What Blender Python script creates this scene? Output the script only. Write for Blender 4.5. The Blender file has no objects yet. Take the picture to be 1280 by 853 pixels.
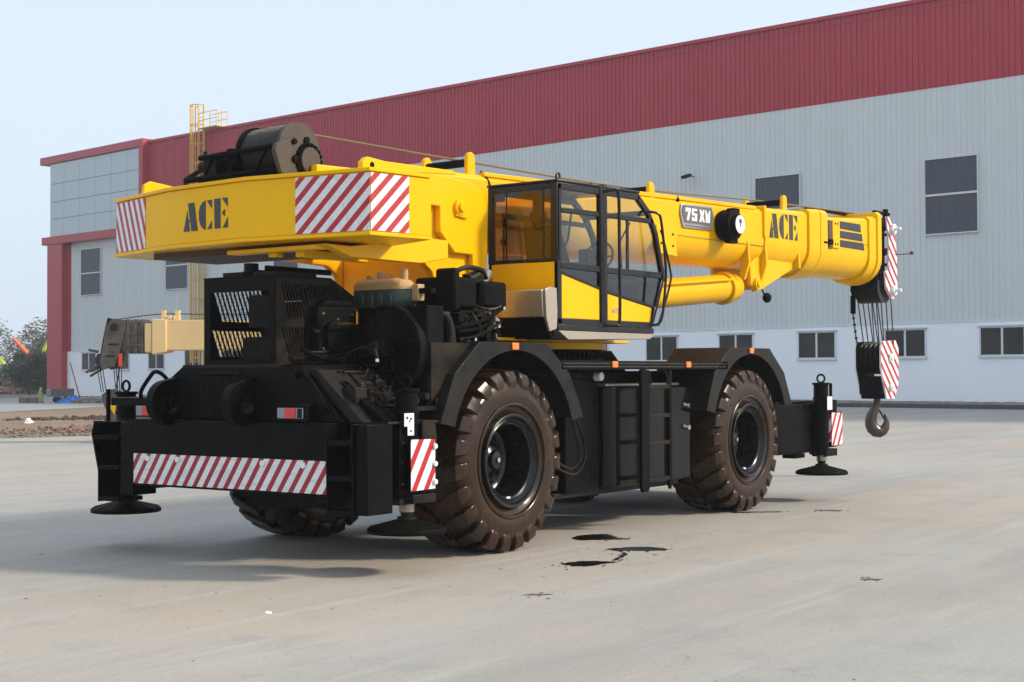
import bpy, bmesh, math, random
from mathutils import Vector, Matrix, geometry
import numpy as np
R = math.radians
rnd = random.Random(7)
sc = bpy.context.scene
col = sc.collection

# ------------------------------------------------------------------ camera
cd = bpy.data.cameras.new('camera')
cam = bpy.data.objects.new('camera', cd); col.objects.link(cam)
r_ = Vector((0.58505439, -0.81098148, -0.00451585)); u_ = Vector((-0.01483618, -0.01627007, 0.99975756)); w_ = Vector((0.81085834, 0.58484555, 0.02155074))
m = Matrix.Identity(4)
for i in range(3):
    m[i][0], m[i][1], m[i][2] = r_[i], u_[i], -w_[i]
m[0][3], m[1][3], m[2][3] = -11.68347, -10.02002, 1.76651
cam.matrix_world = m
cd.sensor_width = 36; cd.lens = 51.452; cd.clip_start = .1; cd.clip_end = 5000
sc.camera = cam

# ------------------------------------------------------------------ light
SUN_AZ, SUN_EL = -61.0, 32.0
wd = bpy.data.worlds.new('World'); sc.world = wd; wd.use_nodes = True
nt = wd.node_tree; nt.nodes.clear()
sky = nt.nodes.new('ShaderNodeTexSky'); sky.sky_type = 'NISHITA'; sky.sun_disc = False
sky.sun_elevation = R(SUN_EL); sky.sun_rotation = R(90 - SUN_AZ)
sky.air_density = 1.0; sky.dust_density = 4.0; sky.ozone_density = 1.5
hz = nt.nodes.new('ShaderNodeMixRGB'); hz.inputs[0].default_value = .82; hz.inputs[2].default_value = (6.5, 7.5, 8.7, 1)
bg = nt.nodes.new('ShaderNodeBackground'); bg.inputs[1].default_value = .125
wo = nt.nodes.new('ShaderNodeOutputWorld')
nt.links.new(sky.outputs[0], hz.inputs[1]); nt.links.new(hz.outputs[0], bg.inputs[0]); nt.links.new(bg.outputs[0], wo.inputs[0])
sd = bpy.data.lights.new('sun', 'SUN'); sd.energy = 3.8; sd.angle = R(7); sd.color = (1, .87, .70)
sun = bpy.data.objects.new('sun', sd); col.objects.link(sun)
sv = Vector((math.cos(R(SUN_AZ)) * math.cos(R(SUN_EL)), math.sin(R(SUN_AZ)) * math.cos(R(SUN_EL)), math.sin(R(SUN_EL))))
sun.rotation_euler = sv.to_track_quat('Z', 'Y').to_euler(); sun.location = (0, 0, 60)
sc.view_settings.view_transform = 'Standard'; sc.view_settings.look = 'None'
sc.view_settings.exposure = 0.12; sc.view_settings.gamma = 1.0

# ------------------------------------------------------------------ materials
def N(t, k, **kw):
    n = t.nodes.new(k)
    for a, b in kw.items(): setattr(n, a, b)
    return n
def mat(name, c, rough=.5, metal=0, noise=0, nscale=3, c2=None, bump=0, bscale=40, coat=0, rvar=0, spec=.5, alpha=1, trans=0, detail=5, stretch=None, emis=None, ior=1.5):
    m = bpy.data.materials.new(name); m.use_nodes = True; t = m.node_tree
    b = t.nodes['Principled BSDF']
    b.inputs['Base Color'].default_value = (*c, 1); b.inputs['Roughness'].default_value = rough
    b.inputs['Metallic'].default_value = metal; b.inputs['Coat Weight'].default_value = coat
    b.inputs['Coat Roughness'].default_value = .08; b.inputs['IOR'].default_value = ior
    b.inputs['Specular IOR Level'].default_value = spec; b.inputs['Transmission Weight'].default_value = trans
    b.inputs['Alpha'].default_value = alpha
    if emis: b.inputs['Emission Color'].default_value = (*emis, 1); b.inputs['Emission Strength'].default_value = 1
    tc = N(t, 'ShaderNodeTexCoord'); src = tc.outputs['Object']
    if stretch:
        mp = N(t, 'ShaderNodeMapping'); mp.inputs['Scale'].default_value = stretch
        t.links.new(src, mp.inputs[0]); src = mp.outputs[0]
    if noise or rvar:
        n = N(t, 'ShaderNodeTexNoise'); n.inputs['Scale'].default_value = nscale; n.inputs['Detail'].default_value = detail
        n.inputs['Roughness'].default_value = .62
        t.links.new(src, n.inputs['Vector'])
        rp = N(t, 'ShaderNodeMapRange'); rp.inputs[1].default_value = .38; rp.inputs[2].default_value = .66
        t.links.new(n.outputs[0], rp.inputs[0])
        if noise:
            mx = N(t, 'ShaderNodeMixRGB'); mx.inputs[1].default_value = (*c, 1); mx.inputs[2].default_value = (*(c2 or tuple(x * .6 for x in c)), 1)
            mu = N(t, 'ShaderNodeMath', operation='MULTIPLY'); mu.inputs[1].default_value = noise
            t.links.new(rp.outputs[0], mu.inputs[0]); t.links.new(mu.outputs[0], mx.inputs[0]); t.links.new(mx.outputs[0], b.inputs['Base Color'])
        if rvar:
            rr = N(t, 'ShaderNodeMapRange'); rr.inputs[3].default_value = max(.03, rough - rvar); rr.inputs[4].default_value = rough + rvar
            t.links.new(rp.outputs[0], rr.inputs[0]); t.links.new(rr.outputs[0], b.inputs['Roughness'])
    if bump:
        n2 = N(t, 'ShaderNodeTexNoise'); n2.inputs['Scale'].default_value = bscale; n2.inputs['Detail'].default_value = 3
        t.links.new(src, n2.inputs['Vector'])
        bp = N(t, 'ShaderNodeBump'); bp.inputs['Strength'].default_value = bump; bp.inputs['Distance'].default_value = .02
        t.links.new(n2.outputs[0], bp.inputs['Height']); t.links.new(bp.outputs[0], b.inputs['Normal'])
    return m
M = {}
M['yellow'] = mat('yellow_paint', (.87, .475, .001), .30, coat=0, spec=.5, ior=1.25, noise=.22, nscale=1.3, c2=(.74, .37, .004), rvar=.08, bump=.03, bscale=25)
M['black'] = mat('black_paint', (.0018, .002, .0024), .38, rvar=.14, nscale=2.2, noise=.5, c2=(.006, .005, .0045), bump=.04, bscale=18, spec=.5, ior=1.16)
M['blackm'] = mat('matt_black', (.003, .003, .0033), .6, noise=.6, nscale=5, c2=(.008, .007, .006), bump=.1, bscale=30, spec=.5, ior=1.15)
M['dusty'] = mat('dusty_black_steel', (.008, .007, .006), .5, noise=.8, nscale=3.5, c2=(.034, .023, .015), rvar=.12, bump=.05, ior=1.22)
M['rubber'] = mat('tyre_rubber', (.020, .0105, .0045), .23, noise=.85, nscale=2.6, c2=(.038, .0175, .007), rvar=.12, bump=.04, bscale=14, spec=.32)
M['rim'] = mat('rim_black', (.005, .0055, .0065), .26, rvar=.08, nscale=6, coat=.1, spec=.35)
M['steel'] = mat('bare_steel', (.32, .29, .25), .38, metal=.8, noise=.6, nscale=5, c2=(.16, .12, .09), rvar=.1)
M['winch'] = mat('grimy_shaded_steel', (.060, .047, .034), .5, metal=.35, noise=.8, nscale=6, c2=(.07, .055, .042), rvar=.1, bump=.08)  # grimy brown steel, base also darkened so the sunlit flange looks shaded
M['rope'] = mat('wire_rope', (.018, .016, .013), .5, metal=.3, noise=.6, nscale=8, c2=(.06, .045, .028))
M['ropelight'] = mat('wire_rope_greased', (.16, .115, .06), .5, metal=.3)
M['alu'] = mat('brushed_plate', (.50, .43, .36), .33, metal=.65, rvar=.08, nscale=2, bump=.03, noise=.3, c2=(.36, .29, .23))
M['white'] = mat('white_paint', (.78, .79, .8), .45, noise=.15, nscale=8)
M['logo'] = mat('slate_lettering', (.022, .028, .036), .4)
M['silver'] = mat('silver_badge', (.42, .42, .42), .3, metal=.7)
M['badge'] = mat('grey_badge', (.12, .115, .11), .4)
M['orange'] = mat('orange_lens', (.9, .20, .015), .25, coat=.5)
M['redlens'] = mat('red_lens', (.6, .03, .02), .25, coat=.5)
M['clear'] = mat('clear_lens', (.22, .23, .25), .2, coat=.5)
M['redflag'] = mat('bright_red', (.75, .04, .02), .5)
M['bottle'] = mat('translucent_plastic', (.50, .35, .18), .4, noise=.3, nscale=6, c2=(.5, .34, .18))
M['coolant'] = mat('green_fluid_plastic', (.055, .085, .075), .32, noise=.4, nscale=7, c2=(.03, .05, .045))
M['seat'] = mat('seat_fabric', (.018, .018, .02), .8)
M['rust'] = mat('rusty_steel', (.09, .05, .03), .7, noise=.6, nscale=6, c2=(.04, .028, .02), bump=.1)
M['chrome'] = mat('chrome', (.7, .7, .72), .15, metal=1)
M['hooksteel'] = mat('hook_steel', (.085, .068, .052), .34, metal=.5, noise=.8, nscale=5, c2=(.035, .027, .021), rvar=.1)
M['sheave'] = mat('sheave_grease', (.012, .011, .010), .5, rvar=.1, nscale=8)
M['redclad'] = mat('red_cladding', (.40, .016, .040), .42, noise=.35, nscale=.35, c2=(.33, .014, .034), stretch=(1, 1, .15), rvar=.05)
M['redpanel'] = mat('red_panel', (.40, .025, .040), .35, noise=.25, nscale=.8, c2=(.34, .024, .035))
M['greyclad'] = mat('grey_cladding', (.63, .66, .66), .40, noise=.34, nscale=.9, detail=3, c2=(.55, .585, .585), stretch=(1, 1, .06), rvar=.05)
M['plinth'] = mat('white_masonry', (.86, .88, .92), .75, noise=.25, nscale=.5, c2=(.74, .78, .84), bump=.1, bscale=6)
M['aluglass'] = mat('facade_glass', (.42, .50, .54), .12, noise=.3, nscale=.5, c2=(.37, .45, .49), spec=.8)
M['winglass'] = mat('dark_window_glass', (.010, .013, .015), .08, noise=.9, nscale=.45, c2=(.045, .034, .022), spec=.22)
M['poly'] = mat('ribbed_polycarbonate', (.055, .075, .105), .3, spec=.3, noise=.7, nscale=.7, c2=(.09, .068, .065), stretch=(.6, 1, 1.2))
M['frame'] = mat('aluminium_frame', (.62, .66, .70), .4)
M['ladder'] = mat('yellow_ladder', (.70, .43, .07), .5)
M['kerb'] = mat('kerb_dark', (.055, .065, .08), .7, noise=.5, nscale=.8)
M['kerbtop'] = mat('kerb_top', (.16, .12, .09), .9, noise=.8, nscale=1.2, c2=(.28, .25, .22))
M['cream'] = mat('cream_paint', (.80, .55, .25), .4, noise=.4, nscale=2, c2=(.68, .44, .19))
M['oldsteel'] = mat('worn_dark_steel', (.05, .043, .036), .6, noise=.9, nscale=4, c2=(.13, .10, .075))
M['bark'] = mat('bark', (.09, .065, .045), .9, noise=.5, nscale=5)
M['tarp'] = mat('blue_tarp', (.03, .16, .55), .45, bump=.3, bscale=6)
M['brick'] = mat('broken_brick', (.22, .135, .10), .9, noise=.9, nscale=1.3, c2=(.33, .24, .18))
M['scrap'] = mat('white_scrap', (.7, .7, .7), .7)
M['farorange'] = mat('far_orange', (.85, .14, .04), .5)
M['faryellow'] = mat('far_yellowgreen', (.60, .70, .06), .5)
M['greyblock'] = mat('grey_block', (.12, .125, .12), .85, noise=.5, nscale=2)
M['oil'] = mat('black_oil', (.006, .005, .004), .22, spec=.6)
M['clay'] = mat('dried_clay', (.17, .11, .065), .95, noise=.6, nscale=12)

def stripes(name, k, period, red, duty=.45, phase=0., wh=(.75, .76, .78)):
    m = bpy.data.materials.new(name); m.use_nodes = True; t = m.node_tree; b = t.nodes['Principled BSDF']
    b.inputs['Roughness'].default_value = .42
    uv = N(t, 'ShaderNodeUVMap'); sp = N(t, 'ShaderNodeSeparateXYZ'); t.links.new(uv.outputs[0], sp.inputs[0])
    def mth(op, a, bv):
        n = N(t, 'ShaderNodeMath', operation=op)
        t.links.new(a, n.inputs[0])
        if isinstance(bv, (int, float)): n.inputs[1].default_value = bv
        else: t.links.new(bv, n.inputs[1])
        return n.outputs[0]
    v = mth('MULTIPLY', sp.outputs[1], -k); a = mth('ADD', sp.outputs[0], v); a = mth('DIVIDE', a, period); a = mth('ADD', a, 50 + phase)
    f = N(t, 'ShaderNodeMath', operation='FRACT'); t.links.new(a, f.inputs[0]); g = mth('LESS_THAN', f.outputs[0], duty)
    mx = N(t, 'ShaderNodeMixRGB'); mx.inputs[1].default_value = (*wh, 1); mx.inputs[2].default_value = (*red, 1)
    no = N(t, 'ShaderNodeTexNoise'); no.inputs['Scale'].default_value = 9; mr = N(t, 'ShaderNodeMapRange')
    mr.inputs[1].default_value = .35; mr.inputs[2].default_value = .7; mr.inputs[3].default_value = 1; mr.inputs[4].default_value = .82
    t.links.new(no.outputs[0], mr.inputs[0])
    ml = N(t, 'ShaderNodeMixRGB', blend_type='MULTIPLY'); ml.inputs[0].default_value = 1
    t.links.new(g, mx.inputs[0]); t.links.new(mx.outputs[0], ml.inputs[1]); t.links.new(mr.outputs[0], ml.inputs[2]); t.links.new(ml.outputs[0], b.inputs['Base Color'])
    return m
REDS = (.46, .012, .022)
M['st_bumper'] = stripes('stripe_bumper', .68, .137, (.34, .012, .02))
M['st_cwr'] = stripes('stripe_tail_right', 1.02, .158, REDS, .46)
M['st_cwl'] = stripes('stripe_tail_left', -.44, .122, REDS, .46)
M['st_side'] = stripes('stripe_side', .62, .17, REDS, .42)
M['st_head'] = stripes('stripe_head', -1.0, .20, REDS, .42)

def glass(name, tint, transp, rough=.03):
    m = bpy.data.materials.new(name); m.use_nodes = True; t = m.node_tree; t.nodes.clear()
    o = N(t, 'ShaderNodeOutputMaterial'); tr = N(t, 'ShaderNodeBsdfTransparent'); tr.inputs[0].default_value = (*tint, 1)
    gl = N(t, 'ShaderNodeBsdfGlossy'); gl.inputs['Roughness'].default_value = rough; gl.inputs[0].default_value = (.9, .95, 1, 1)
    fr = N(t, 'ShaderNodeLayerWeight'); fr.inputs[0].default_value = .5
    pw = N(t, 'ShaderNodeMath', operation='POWER'); pw.inputs[1].default_value = 4; t.links.new(fr.outputs[1], pw.inputs[0])
    mr = N(t, 'ShaderNodeMath', operation='MULTIPLY_ADD'); mr.inputs[1].default_value = .6; mr.inputs[2].default_value = 1 - transp
    mx = N(t, 'ShaderNodeMixShader')
    t.links.new(pw.outputs[0], mr.inputs[0]); t.links.new(mr.outputs[0], mx.inputs[0]); t.links.new(tr.outputs[0], mx.inputs[1]); t.links.new(gl.outputs[0], mx.inputs[2]); t.links.new(mx.outputs[0], o.inputs[0])
    return m
M['cabglass'] = glass('cab_glass', (.86, .88, .86), .965)
M['rearglass'] = glass('tinted_glass', (.86, .64, .44), .96)
M['darkglass'] = glass('dark_glass', (.22, .25, .28), .93)

# ------------------------------------------------------------------ mesh builder
class MB:
    def __init__(s): s.v = []; s.f = []; s.uv = {}; s.mi = []
    def add(s, vs, fs, mi=0):
        n = len(s.v); s.v += [tuple(p) for p in vs]
        for f in fs: s.f.append([i + n for i in f]); s.mi.append(mi)
        return s
    def box(s, x0, x1, y0, y1, z0, z1, mi=0):
        vs = [(x, y, z) for x in (x0, x1) for y in (y0, y1) for z in (z0, z1)]
        return s.add(vs, [(0, 1, 3, 2), (4, 6, 7, 5), (0, 4, 5, 1), (2, 3, 7, 6), (0, 2, 6, 4), (1, 5, 7, 3)], mi)
    def cbox(s, c, sx, sy, sz, rot=None, mi=0):
        vs = []
        for a in (-.5, .5):
            for b in (-.5, .5):
                for d in (-.5, .5):
                    p = Vector((a * sx, b * sy, d * sz))
                    if rot is not None: p = rot @ p
                    vs.append(p + Vector(c))
        return s.add(vs, [(0, 1, 3, 2), (4, 6, 7, 5), (0, 4, 5, 1), (2, 3, 7, 6), (0, 2, 6, 4), (1, 5, 7, 3)], mi)
    def prism(s, poly, ax, a, b, mi=0, poly2=None):
        def P(p, t):
            return {'x': (t, p[0], p[1]), 'y': (p[0], t, p[1]), 'z': (p[0], p[1], t)}[ax]
        n = len(poly); q = poly2 or poly
        vs = [P(p, a) for p in poly] + [P(p, b) for p in q]
        return s.add(vs, [tuple(range(n))[::-1], tuple(range(n, 2 * n))] + [(i, (i + 1) % n, (i + 1) % n + n, i + n) for i in range(n)], mi)
    def tube(s, pts, r, n=8, closed=False, cap=True, mi=0, soft=True):
        pts = [Vector(p) for p in pts]
        if 4 <= len(pts) <= 8 and not closed and not isinstance(r, (list, tuple)) and soft:
            q = []
            for i in range(len(pts) - 1):
                a, b, c, d = pts[max(i - 1, 0)], pts[i], pts[i + 1], pts[min(i + 2, len(pts) - 1)]
                for j in range(5):
                    t = j / 5; q.append(.5 * ((2 * b) + (c - a) * t + (2 * a - 5 * b + 4 * c - d) * t * t + (3 * b - a - 3 * c + d) * t ** 3))
            pts = q + [pts[-1]]
        rings = []; k = len(pts); up = Vector((0, 0, 1)); pn = None
        for i, p in enumerate(pts):
            a = pts[(i - 1) % k] if (closed or i > 0) else p; b = pts[(i + 1) % k] if (closed or i < k - 1) else p
            t = (b - a).normalized()
            if pn is None:
                pn = t.cross(up)
                if pn.length < .01: pn = t.cross(Vector((1, 0, 0)))
            pn = (pn - t * pn.dot(t)).normalized(); bn = t.cross(pn)
            rr = r[i] if isinstance(r, (list, tuple)) else r
            rings.append([p + (pn * math.cos(2 * math.pi * j / n) + bn * math.sin(2 * math.pi * j / n)) * rr for j in range(n)])
        vs = [v for g in rings for v in g]; fs = []
        for i in range(k if closed else k - 1):
            i2 = (i + 1) % k
            for j in range(n): fs.append((i * n + j, i * n + (j + 1) % n, i2 * n + (j + 1) % n, i2 * n + j))
        if cap and not closed: fs += [tuple(range(n))[::-1], tuple(range((k - 1) * n, k * n))]
        return s.add(vs, fs, mi)
    def cyl(s, p0, p1, r0, r1=None, n=20, mi=0): return s.tube([p0, p1], [r0, r0 if r1 is None else r1], n, mi=mi)
    def lathe(s, prof, c, ax='y', n=48, mi=0, closed=False, a0=0, a1=None):
        # prof: (offset along axis, radius)
        k = len(prof); vs = []; full = a1 is None
        span = 2 * math.pi if full else a1 - a0; cnt = n if full else n + 1
        for j in range(cnt):
            th = a0 + span * j / n; ca, sa = math.cos(th), math.sin(th)
            for (t, r) in prof:
                vs.append({'y': (c[0] + r * ca, c[1] + t, c[2] + r * sa), 'x': (c[0] + t, c[1] + r * ca, c[2] + r * sa), 'z': (c[0] + r * ca, c[1] + r * sa, c[2] + t)}[ax])
        fs = []
        for j in range(n):
            j2 = (j + 1) % cnt
            for i in range(k if closed else k - 1):
                i2 = (i + 1) % k; fs.append((j * k + i, j * k + i2, j2 * k + i2, j2 * k + i))
        return s.add(vs, fs, mi)
    def build(s, name, mt, parent=None, bevel=0, smooth=None, loc=None, seg=2, uvs=None):
        me = bpy.data.meshes.new(name); me.from_pydata(s.v, [], s.f)
        for q in (mt if isinstance(mt, (list, tuple)) else [mt]): me.materials.append(M[q] if isinstance(q, str) else q)
        if any(s.mi): me.polygons.foreach_set('material_index', s.mi)
        bm = bmesh.new(); bm.from_mesh(me); bmesh.ops.recalc_face_normals(bm, faces=bm.faces); bm.to_mesh(me); bm.free()
        if uvs:
            l = me.uv_layers.new(name='UVMap')
            for lp in me.loops: l.data[lp.index].uv = uvs[lp.vertex_index]
        o = bpy.data.objects.new(name, me); col.objects.link(o)
        if parent: o.parent = parent
        if loc: o.location = loc
        if bevel:
            b = o.modifiers.new('b', 'BEVEL'); b.width = bevel; b.segments = seg; b.limit_method = 'ANGLE'; b.angle_limit = R(32); b.harden_normals = False
        if smooth is None: smooth = 35
        if smooth:
            me.polygons.foreach_set('use_smooth', [True] * len(me.polygons)); me.set_sharp_from_angle(angle=R(smooth))
        return o
def thing(name, loc=(0, 0, 0), rz=0, **kw):
    o = bpy.data.objects.new(name, None); col.objects.link(o); o.location = loc; o.rotation_euler = (0, 0, rz); o.empty_display_size = .3
    for k, v in kw.items(): o[k] = v
    return o
def tag(o, **kw):
    for k, v in kw.items(): o[k] = v
    return o
def empty(name, parent, loc=(0, 0, 0), rz=0):
    o = thing(name, loc, rz); o.parent = parent; return o
def clone(o, parent, loc=None, rot=None):
    c = o.copy(); col.objects.link(c); c.parent = parent
    if loc is not None: c.location = loc
    if rot is not None: c.rotation_euler = rot
    for ch in o.children: clone(ch, c)
    return c
def arc(cx, cy, r, a0, a1, n): return [(cx + r * math.cos(R(a0 + (a1 - a0) * i / n)), cy + r * math.sin(R(a0 + (a1 - a0) * i / n))) for i in range(n + 1)]
def lerp(a, b, t): return tuple(x + (y - x) * t for x, y in zip(a, b))
def panel(name, bl, br, tr, tl, mt, parent, off=.004, th=.003):
    # a thin sheet with uv in metres, lifted off along its normal
    bl, br, tr, tl = map(Vector, (bl, br, tr, tl)); nrm = (br - bl).cross(tl - bl).normalized()
    W = (br - bl).length; H = (tl - bl).length
    vs = [p + nrm * off for p in (bl, br, tr, tl)] + [p + nrm * (off - th) for p in (bl, br, tr, tl)]
    mb = MB().add(vs, [(0, 1, 2, 3), (7, 6, 5, 4), (0, 4, 5, 1), (1, 5, 6, 2), (2, 6, 7, 3), (3, 7, 4, 0)])
    return mb.build(name, mt, parent, smooth=0, uvs=[(0, 0), (W, 0), (W, H), (0, H)] * 2)
GLY = {
 'A': [[(.10, .955), (.24, .965), (.32, 0), (.18, 0)], [(.085, .70), (.105, .40), (.15, .40), (.152, .325), (.115, .325), (.14, 0), (0, 0)]],
 'C': [[(.50, .99), (.43, .93), (.375, .80), (.35, .60), (.355, .35), (.40, .13), (.46, .02), (.50, 0)], [(.53, .985), (.64, .985), (.64, .70)], [(.64, .28), (.64, .01), (.545, .01)]],
 'E': [[(.695, 1), (.83, 1), (.83, 0), (.705, 0)], [(.865, 1), (.99, 1), (.99, .70)], [(.93, .62), (.93, .38), (.86, .50)], [(.995, .345), (.995, 0), (.885, 0)]]}
def lettering(polys, org, ux, uz, w, h, name, mt, parent, off=.006, shear=0):
    # polys in 0..1 units, laid on the plane given by unit vectors ux, uz
    org, ux, uz = map(Vector, (org, ux, uz)); nrm = ux.cross(uz).normalized(); mb = MB()
    for p in polys:
        q = [org + ux * ((x + shear * y) * w) + uz * (y * h) for x, y in p]; n = len(q)
        mb.add([v + nrm * off for v in q] + [v + nrm * (off - .004) for v in q], [tuple(range(n)), tuple(range(n, 2 * n))[::-1]] + [(i, (i + 1) % n, (i + 1) % n + n, i + n) for i in range(n)])
    return mb.build(name, mt, parent, smooth=0)

HAZE = .0007
# ------------------------------------------------------------------ the ground
def ground_mat(name, c, c2, c3, sc1, stretch, bump, rough=.85, cracks=False):
    m = bpy.data.materials.new(name); m.use_nodes = True; t = m.node_tree; b = t.nodes['Principled BSDF']; b.inputs['Roughness'].default_value = rough
    b.inputs['Specular IOR Level'].default_value = .35
    ge = N(t, 'ShaderNodeNewGeometry'); mp = N(t, 'ShaderNodeMapping'); mp.inputs['Rotation'].default_value = (0, 0, R(35)); mp.inputs['Scale'].default_value = stretch
    t.links.new(ge.outputs['Position'], mp.inputs[0])
    def nz(s, d, vec=None, ro=.6):
        n = N(t, 'ShaderNodeTexNoise'); n.inputs['Scale'].default_value = s; n.inputs['Detail'].default_value = d; n.inputs['Roughness'].default_value = ro
        t.links.new(vec or mp.outputs[0], n.inputs['Vector']); return n.outputs[0]
    def rng(x, a, bb, lo=0, hi=1):
        r = N(t, 'ShaderNodeMapRange'); r.inputs[1].default_value = a; r.inputs[2].default_value = bb; r.inputs[3].default_value = lo; r.inputs[4].default_value = hi
        t.links.new(x, r.inputs[0]); return r.outputs[0]
    def mix(f, a, bb, mode='MIX'):
        x = N(t, 'ShaderNodeMixRGB', blend_type=mode)
        for i, s in enumerate((f, a, bb)):
            if isinstance(s, (int, float)): x.inputs[i].default_value = s
            elif isinstance(s, tuple): x.inputs[i].default_value = (*s, 1)
            else: t.links.new(s, x.inputs[i])
        return x.outputs[0]
    k = mix(rng(nz(sc1, 6), .38, .62), c, c2)
    k = mix(rng(nz(sc1 * .45, 5), .42, .66, 0, .75), k, c3)
    pa = nz(1.1, 8, ge.outputs['Position'], .68); k = mix(rng(pa, .52, .66, 0, .38), k, tuple(x * .86 for x in c2)); pb = nz(.75, 8, ge.outputs['Position'], .66); k = mix(rng(pb, .54, .66, 0, .32), k, c3)
    fine = nz(sc1 * 60, 6, ge.outputs['Position'], .7)
    k = mix(1, k, rng(fine, .3, .7, .90, 1.07), 'MULTIPLY')
    st = nz(.9, 8, ge.outputs['Position'], .75)
    k = mix(rng(st, .62, .75, 0, .45), k, tuple(x * .55 for x in c2))
    if cracks:
        mp2 = N(t, 'ShaderNodeMapping'); mp2.inputs['Rotation'].default_value = (0, 0, R(-30)); mp2.inputs['Scale'].default_value = (.12, 2.2, 1)
        t.links.new(ge.outputs['Position'], mp2.inputs[0])
        w1 = nz(1.6, 6, mp2.outputs[0], .65)
        k = mix(rng(w1, .54, .70, 0, .42), k, (.46, .455, .44))
        mp3 = N(t, 'ShaderNodeMapping'); mp3.inputs['Rotation'].default_value = (0, 0, R(28)); mp3.inputs['Scale'].default_value = (.15, 3.2, 1)
        t.links.new(ge.outputs['Position'], mp3.inputs[0])
        w2 = nz(1.3, 6, mp3.outputs[0], .7)
        k = mix(rng(w2, .55, .70, 0, .36), k, (.28, .265, .245))
        sp = nz(34, 2, ge.outputs['Position'], .5)
        k = mix(rng(sp, .70, .76, 0, .6), k, (.07, .06, .05))
    t.links.new(k, b.inputs['Base Color'])
    bp = N(t, 'ShaderNodeBump'); bp.inputs['Strength'].default_value = bump; bp.inputs['Distance'].default_value = .02
    t.links.new(fine, bp.inputs['Height']); t.links.new(bp.outputs[0], b.inputs['Normal'])
    return m
M['concrete'] = ground_mat('yard_concrete', (.385, .378, .352), (.30, .298, .285), (.43, .36, .285), .42, (.28, 1.3, 1), .25, .8, True)
M['dirt'] = ground_mat('bare_earth', (.30, .20, .125), (.21, .155, .11), (.15, .14, .125), .22, (1, 1, 1), .6, .95)
M['road'] = ground_mat('grey_road', (.30, .32, .33), (.25, .265, .27), (.33, .31, .28), .3, (.3, 1, 1), .1, .9)
def sheet(name, poly, z, mt, kind='structure'):
    mb = MB(); n = len(poly); mb.add([(x, y, z) for x, y in poly], [tuple(range(n))]); return tag(mb.build(name, mt, smooth=0), kind=kind)
sheet('ground', [(-1500, -1500), (3000, -1500), (3000, 3000), (-1500, 3000)], -.035, 'dirt')
sheet('road', [(-120, -18.6), (60.4, 64.4), (64, 92), (51, 84), (-120, 5)], -.02, 'road')
# yard: an irregular poured edge on the dirt side
edge = []
a, b_ = Vector((-120, 86.5)), Vector((15.5, 24.4)); c_ = Vector((40, 13.2))
for i in range(161):
    p = a.lerp(b_, i / 160); p += Vector((.35, .9)).normalized() * (.22 * math.sin(i * .9) + rnd.uniform(-.12, .12)); edge.append((p.x, p.y))
yard = edge + [(40, 13.2), (44, 30), (52, 60), (61.5, 54.7), (50, -40), (90, -150), (-150, -150), (-200, 80)]
sheet('concrete_yard', [(-300, -300), (90, -300), (52, -40)] + [(55.9, 10.1), (60.5, 47), (38, 40), (26, 19.6)] + edge[::-1] + [(-300, 168)], 0, 'concrete')

# ------------------------------------------------------------------ factory
B = thing('factory_building', (55.967, 10.077, 0), R(83), label='long factory hall with grey and dark red corrugated cladding above a white masonry base', category='building')
def xf(mb):  # building frame: (s, off, z) is local (x, y, z)
    return mb
def roofz(s): return 19.42 + .0072 * s
def clad(name, s0, s1, z0, z1, mt, off=0., per=.30, d=.055, ztop=None):
    xs = []; s = s0
    while s < s1:
        for q, h in ((0, 0), (.19, 0), (.215, 1), (.275, 1)): xs.append((min(s + q * per / .30, s1), off + h * d))
        s += per
    vs = []; fs = []
    for (x, y) in xs: vs += [(x, y, z0(x) if callable(z0) else z0), (x, y, ztop(x) if ztop else z1)]
    for i in range(len(xs) - 1): fs.append((2 * i, 2 * i + 2, 2 * i + 3, 2 * i + 1))
    return MB().add(vs, fs).build(name, mt, B, smooth=0)
pz = lambda s: 4.04 - .0043 * s
clad('grey_cladding', -30, 81.84, pz, 15.24, 'greyclad')
clad('red_cladding', -30, 82.9, 15.243, 0, 'redclad', off=.012, ztop=lambda s: roofz(s) - .02)
clad('red_cladding', 81.85, 82.6, pz, 15.24, 'redclad', off=.02)
MB().box(-30, 84.3, -60, -.05, 0, 3.6).box(-30, 84.3, -60, -.05, 3.6, 19.3).build('hall_body', 'greyclad', B, smooth=0)
MB().prism([(-30, roofz(-30) - .03), (83, roofz(83) - .03), (83, roofz(83) + .16), (-30, roofz(-30) + .16)], 'y', -.3, .16).build('gutter', 'redclad', B, bevel=.01)
MB().prism([(-30, roofz(-30) - .36), (70.2, roofz(70) - .36), (70.2, roofz(70) - .30), (-30, roofz(-30) - .30)], 'y', .03, .075).build('fascia_trim', 'redclad', B)
MB().prism([(-30, .28), (82.6, -.02), (82.6, pz(82)), (-30, pz(-30))], 'y', -.1, .06).build('masonry_base', 'plinth', B)
MB().prism([(-30, 4.17 - .0), (81.8, pz(81.8)), (81.8, pz(81.8) + .07), (-30, 4.24)], 'y', .0, .10).build('flashing', 'frame', B)
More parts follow.
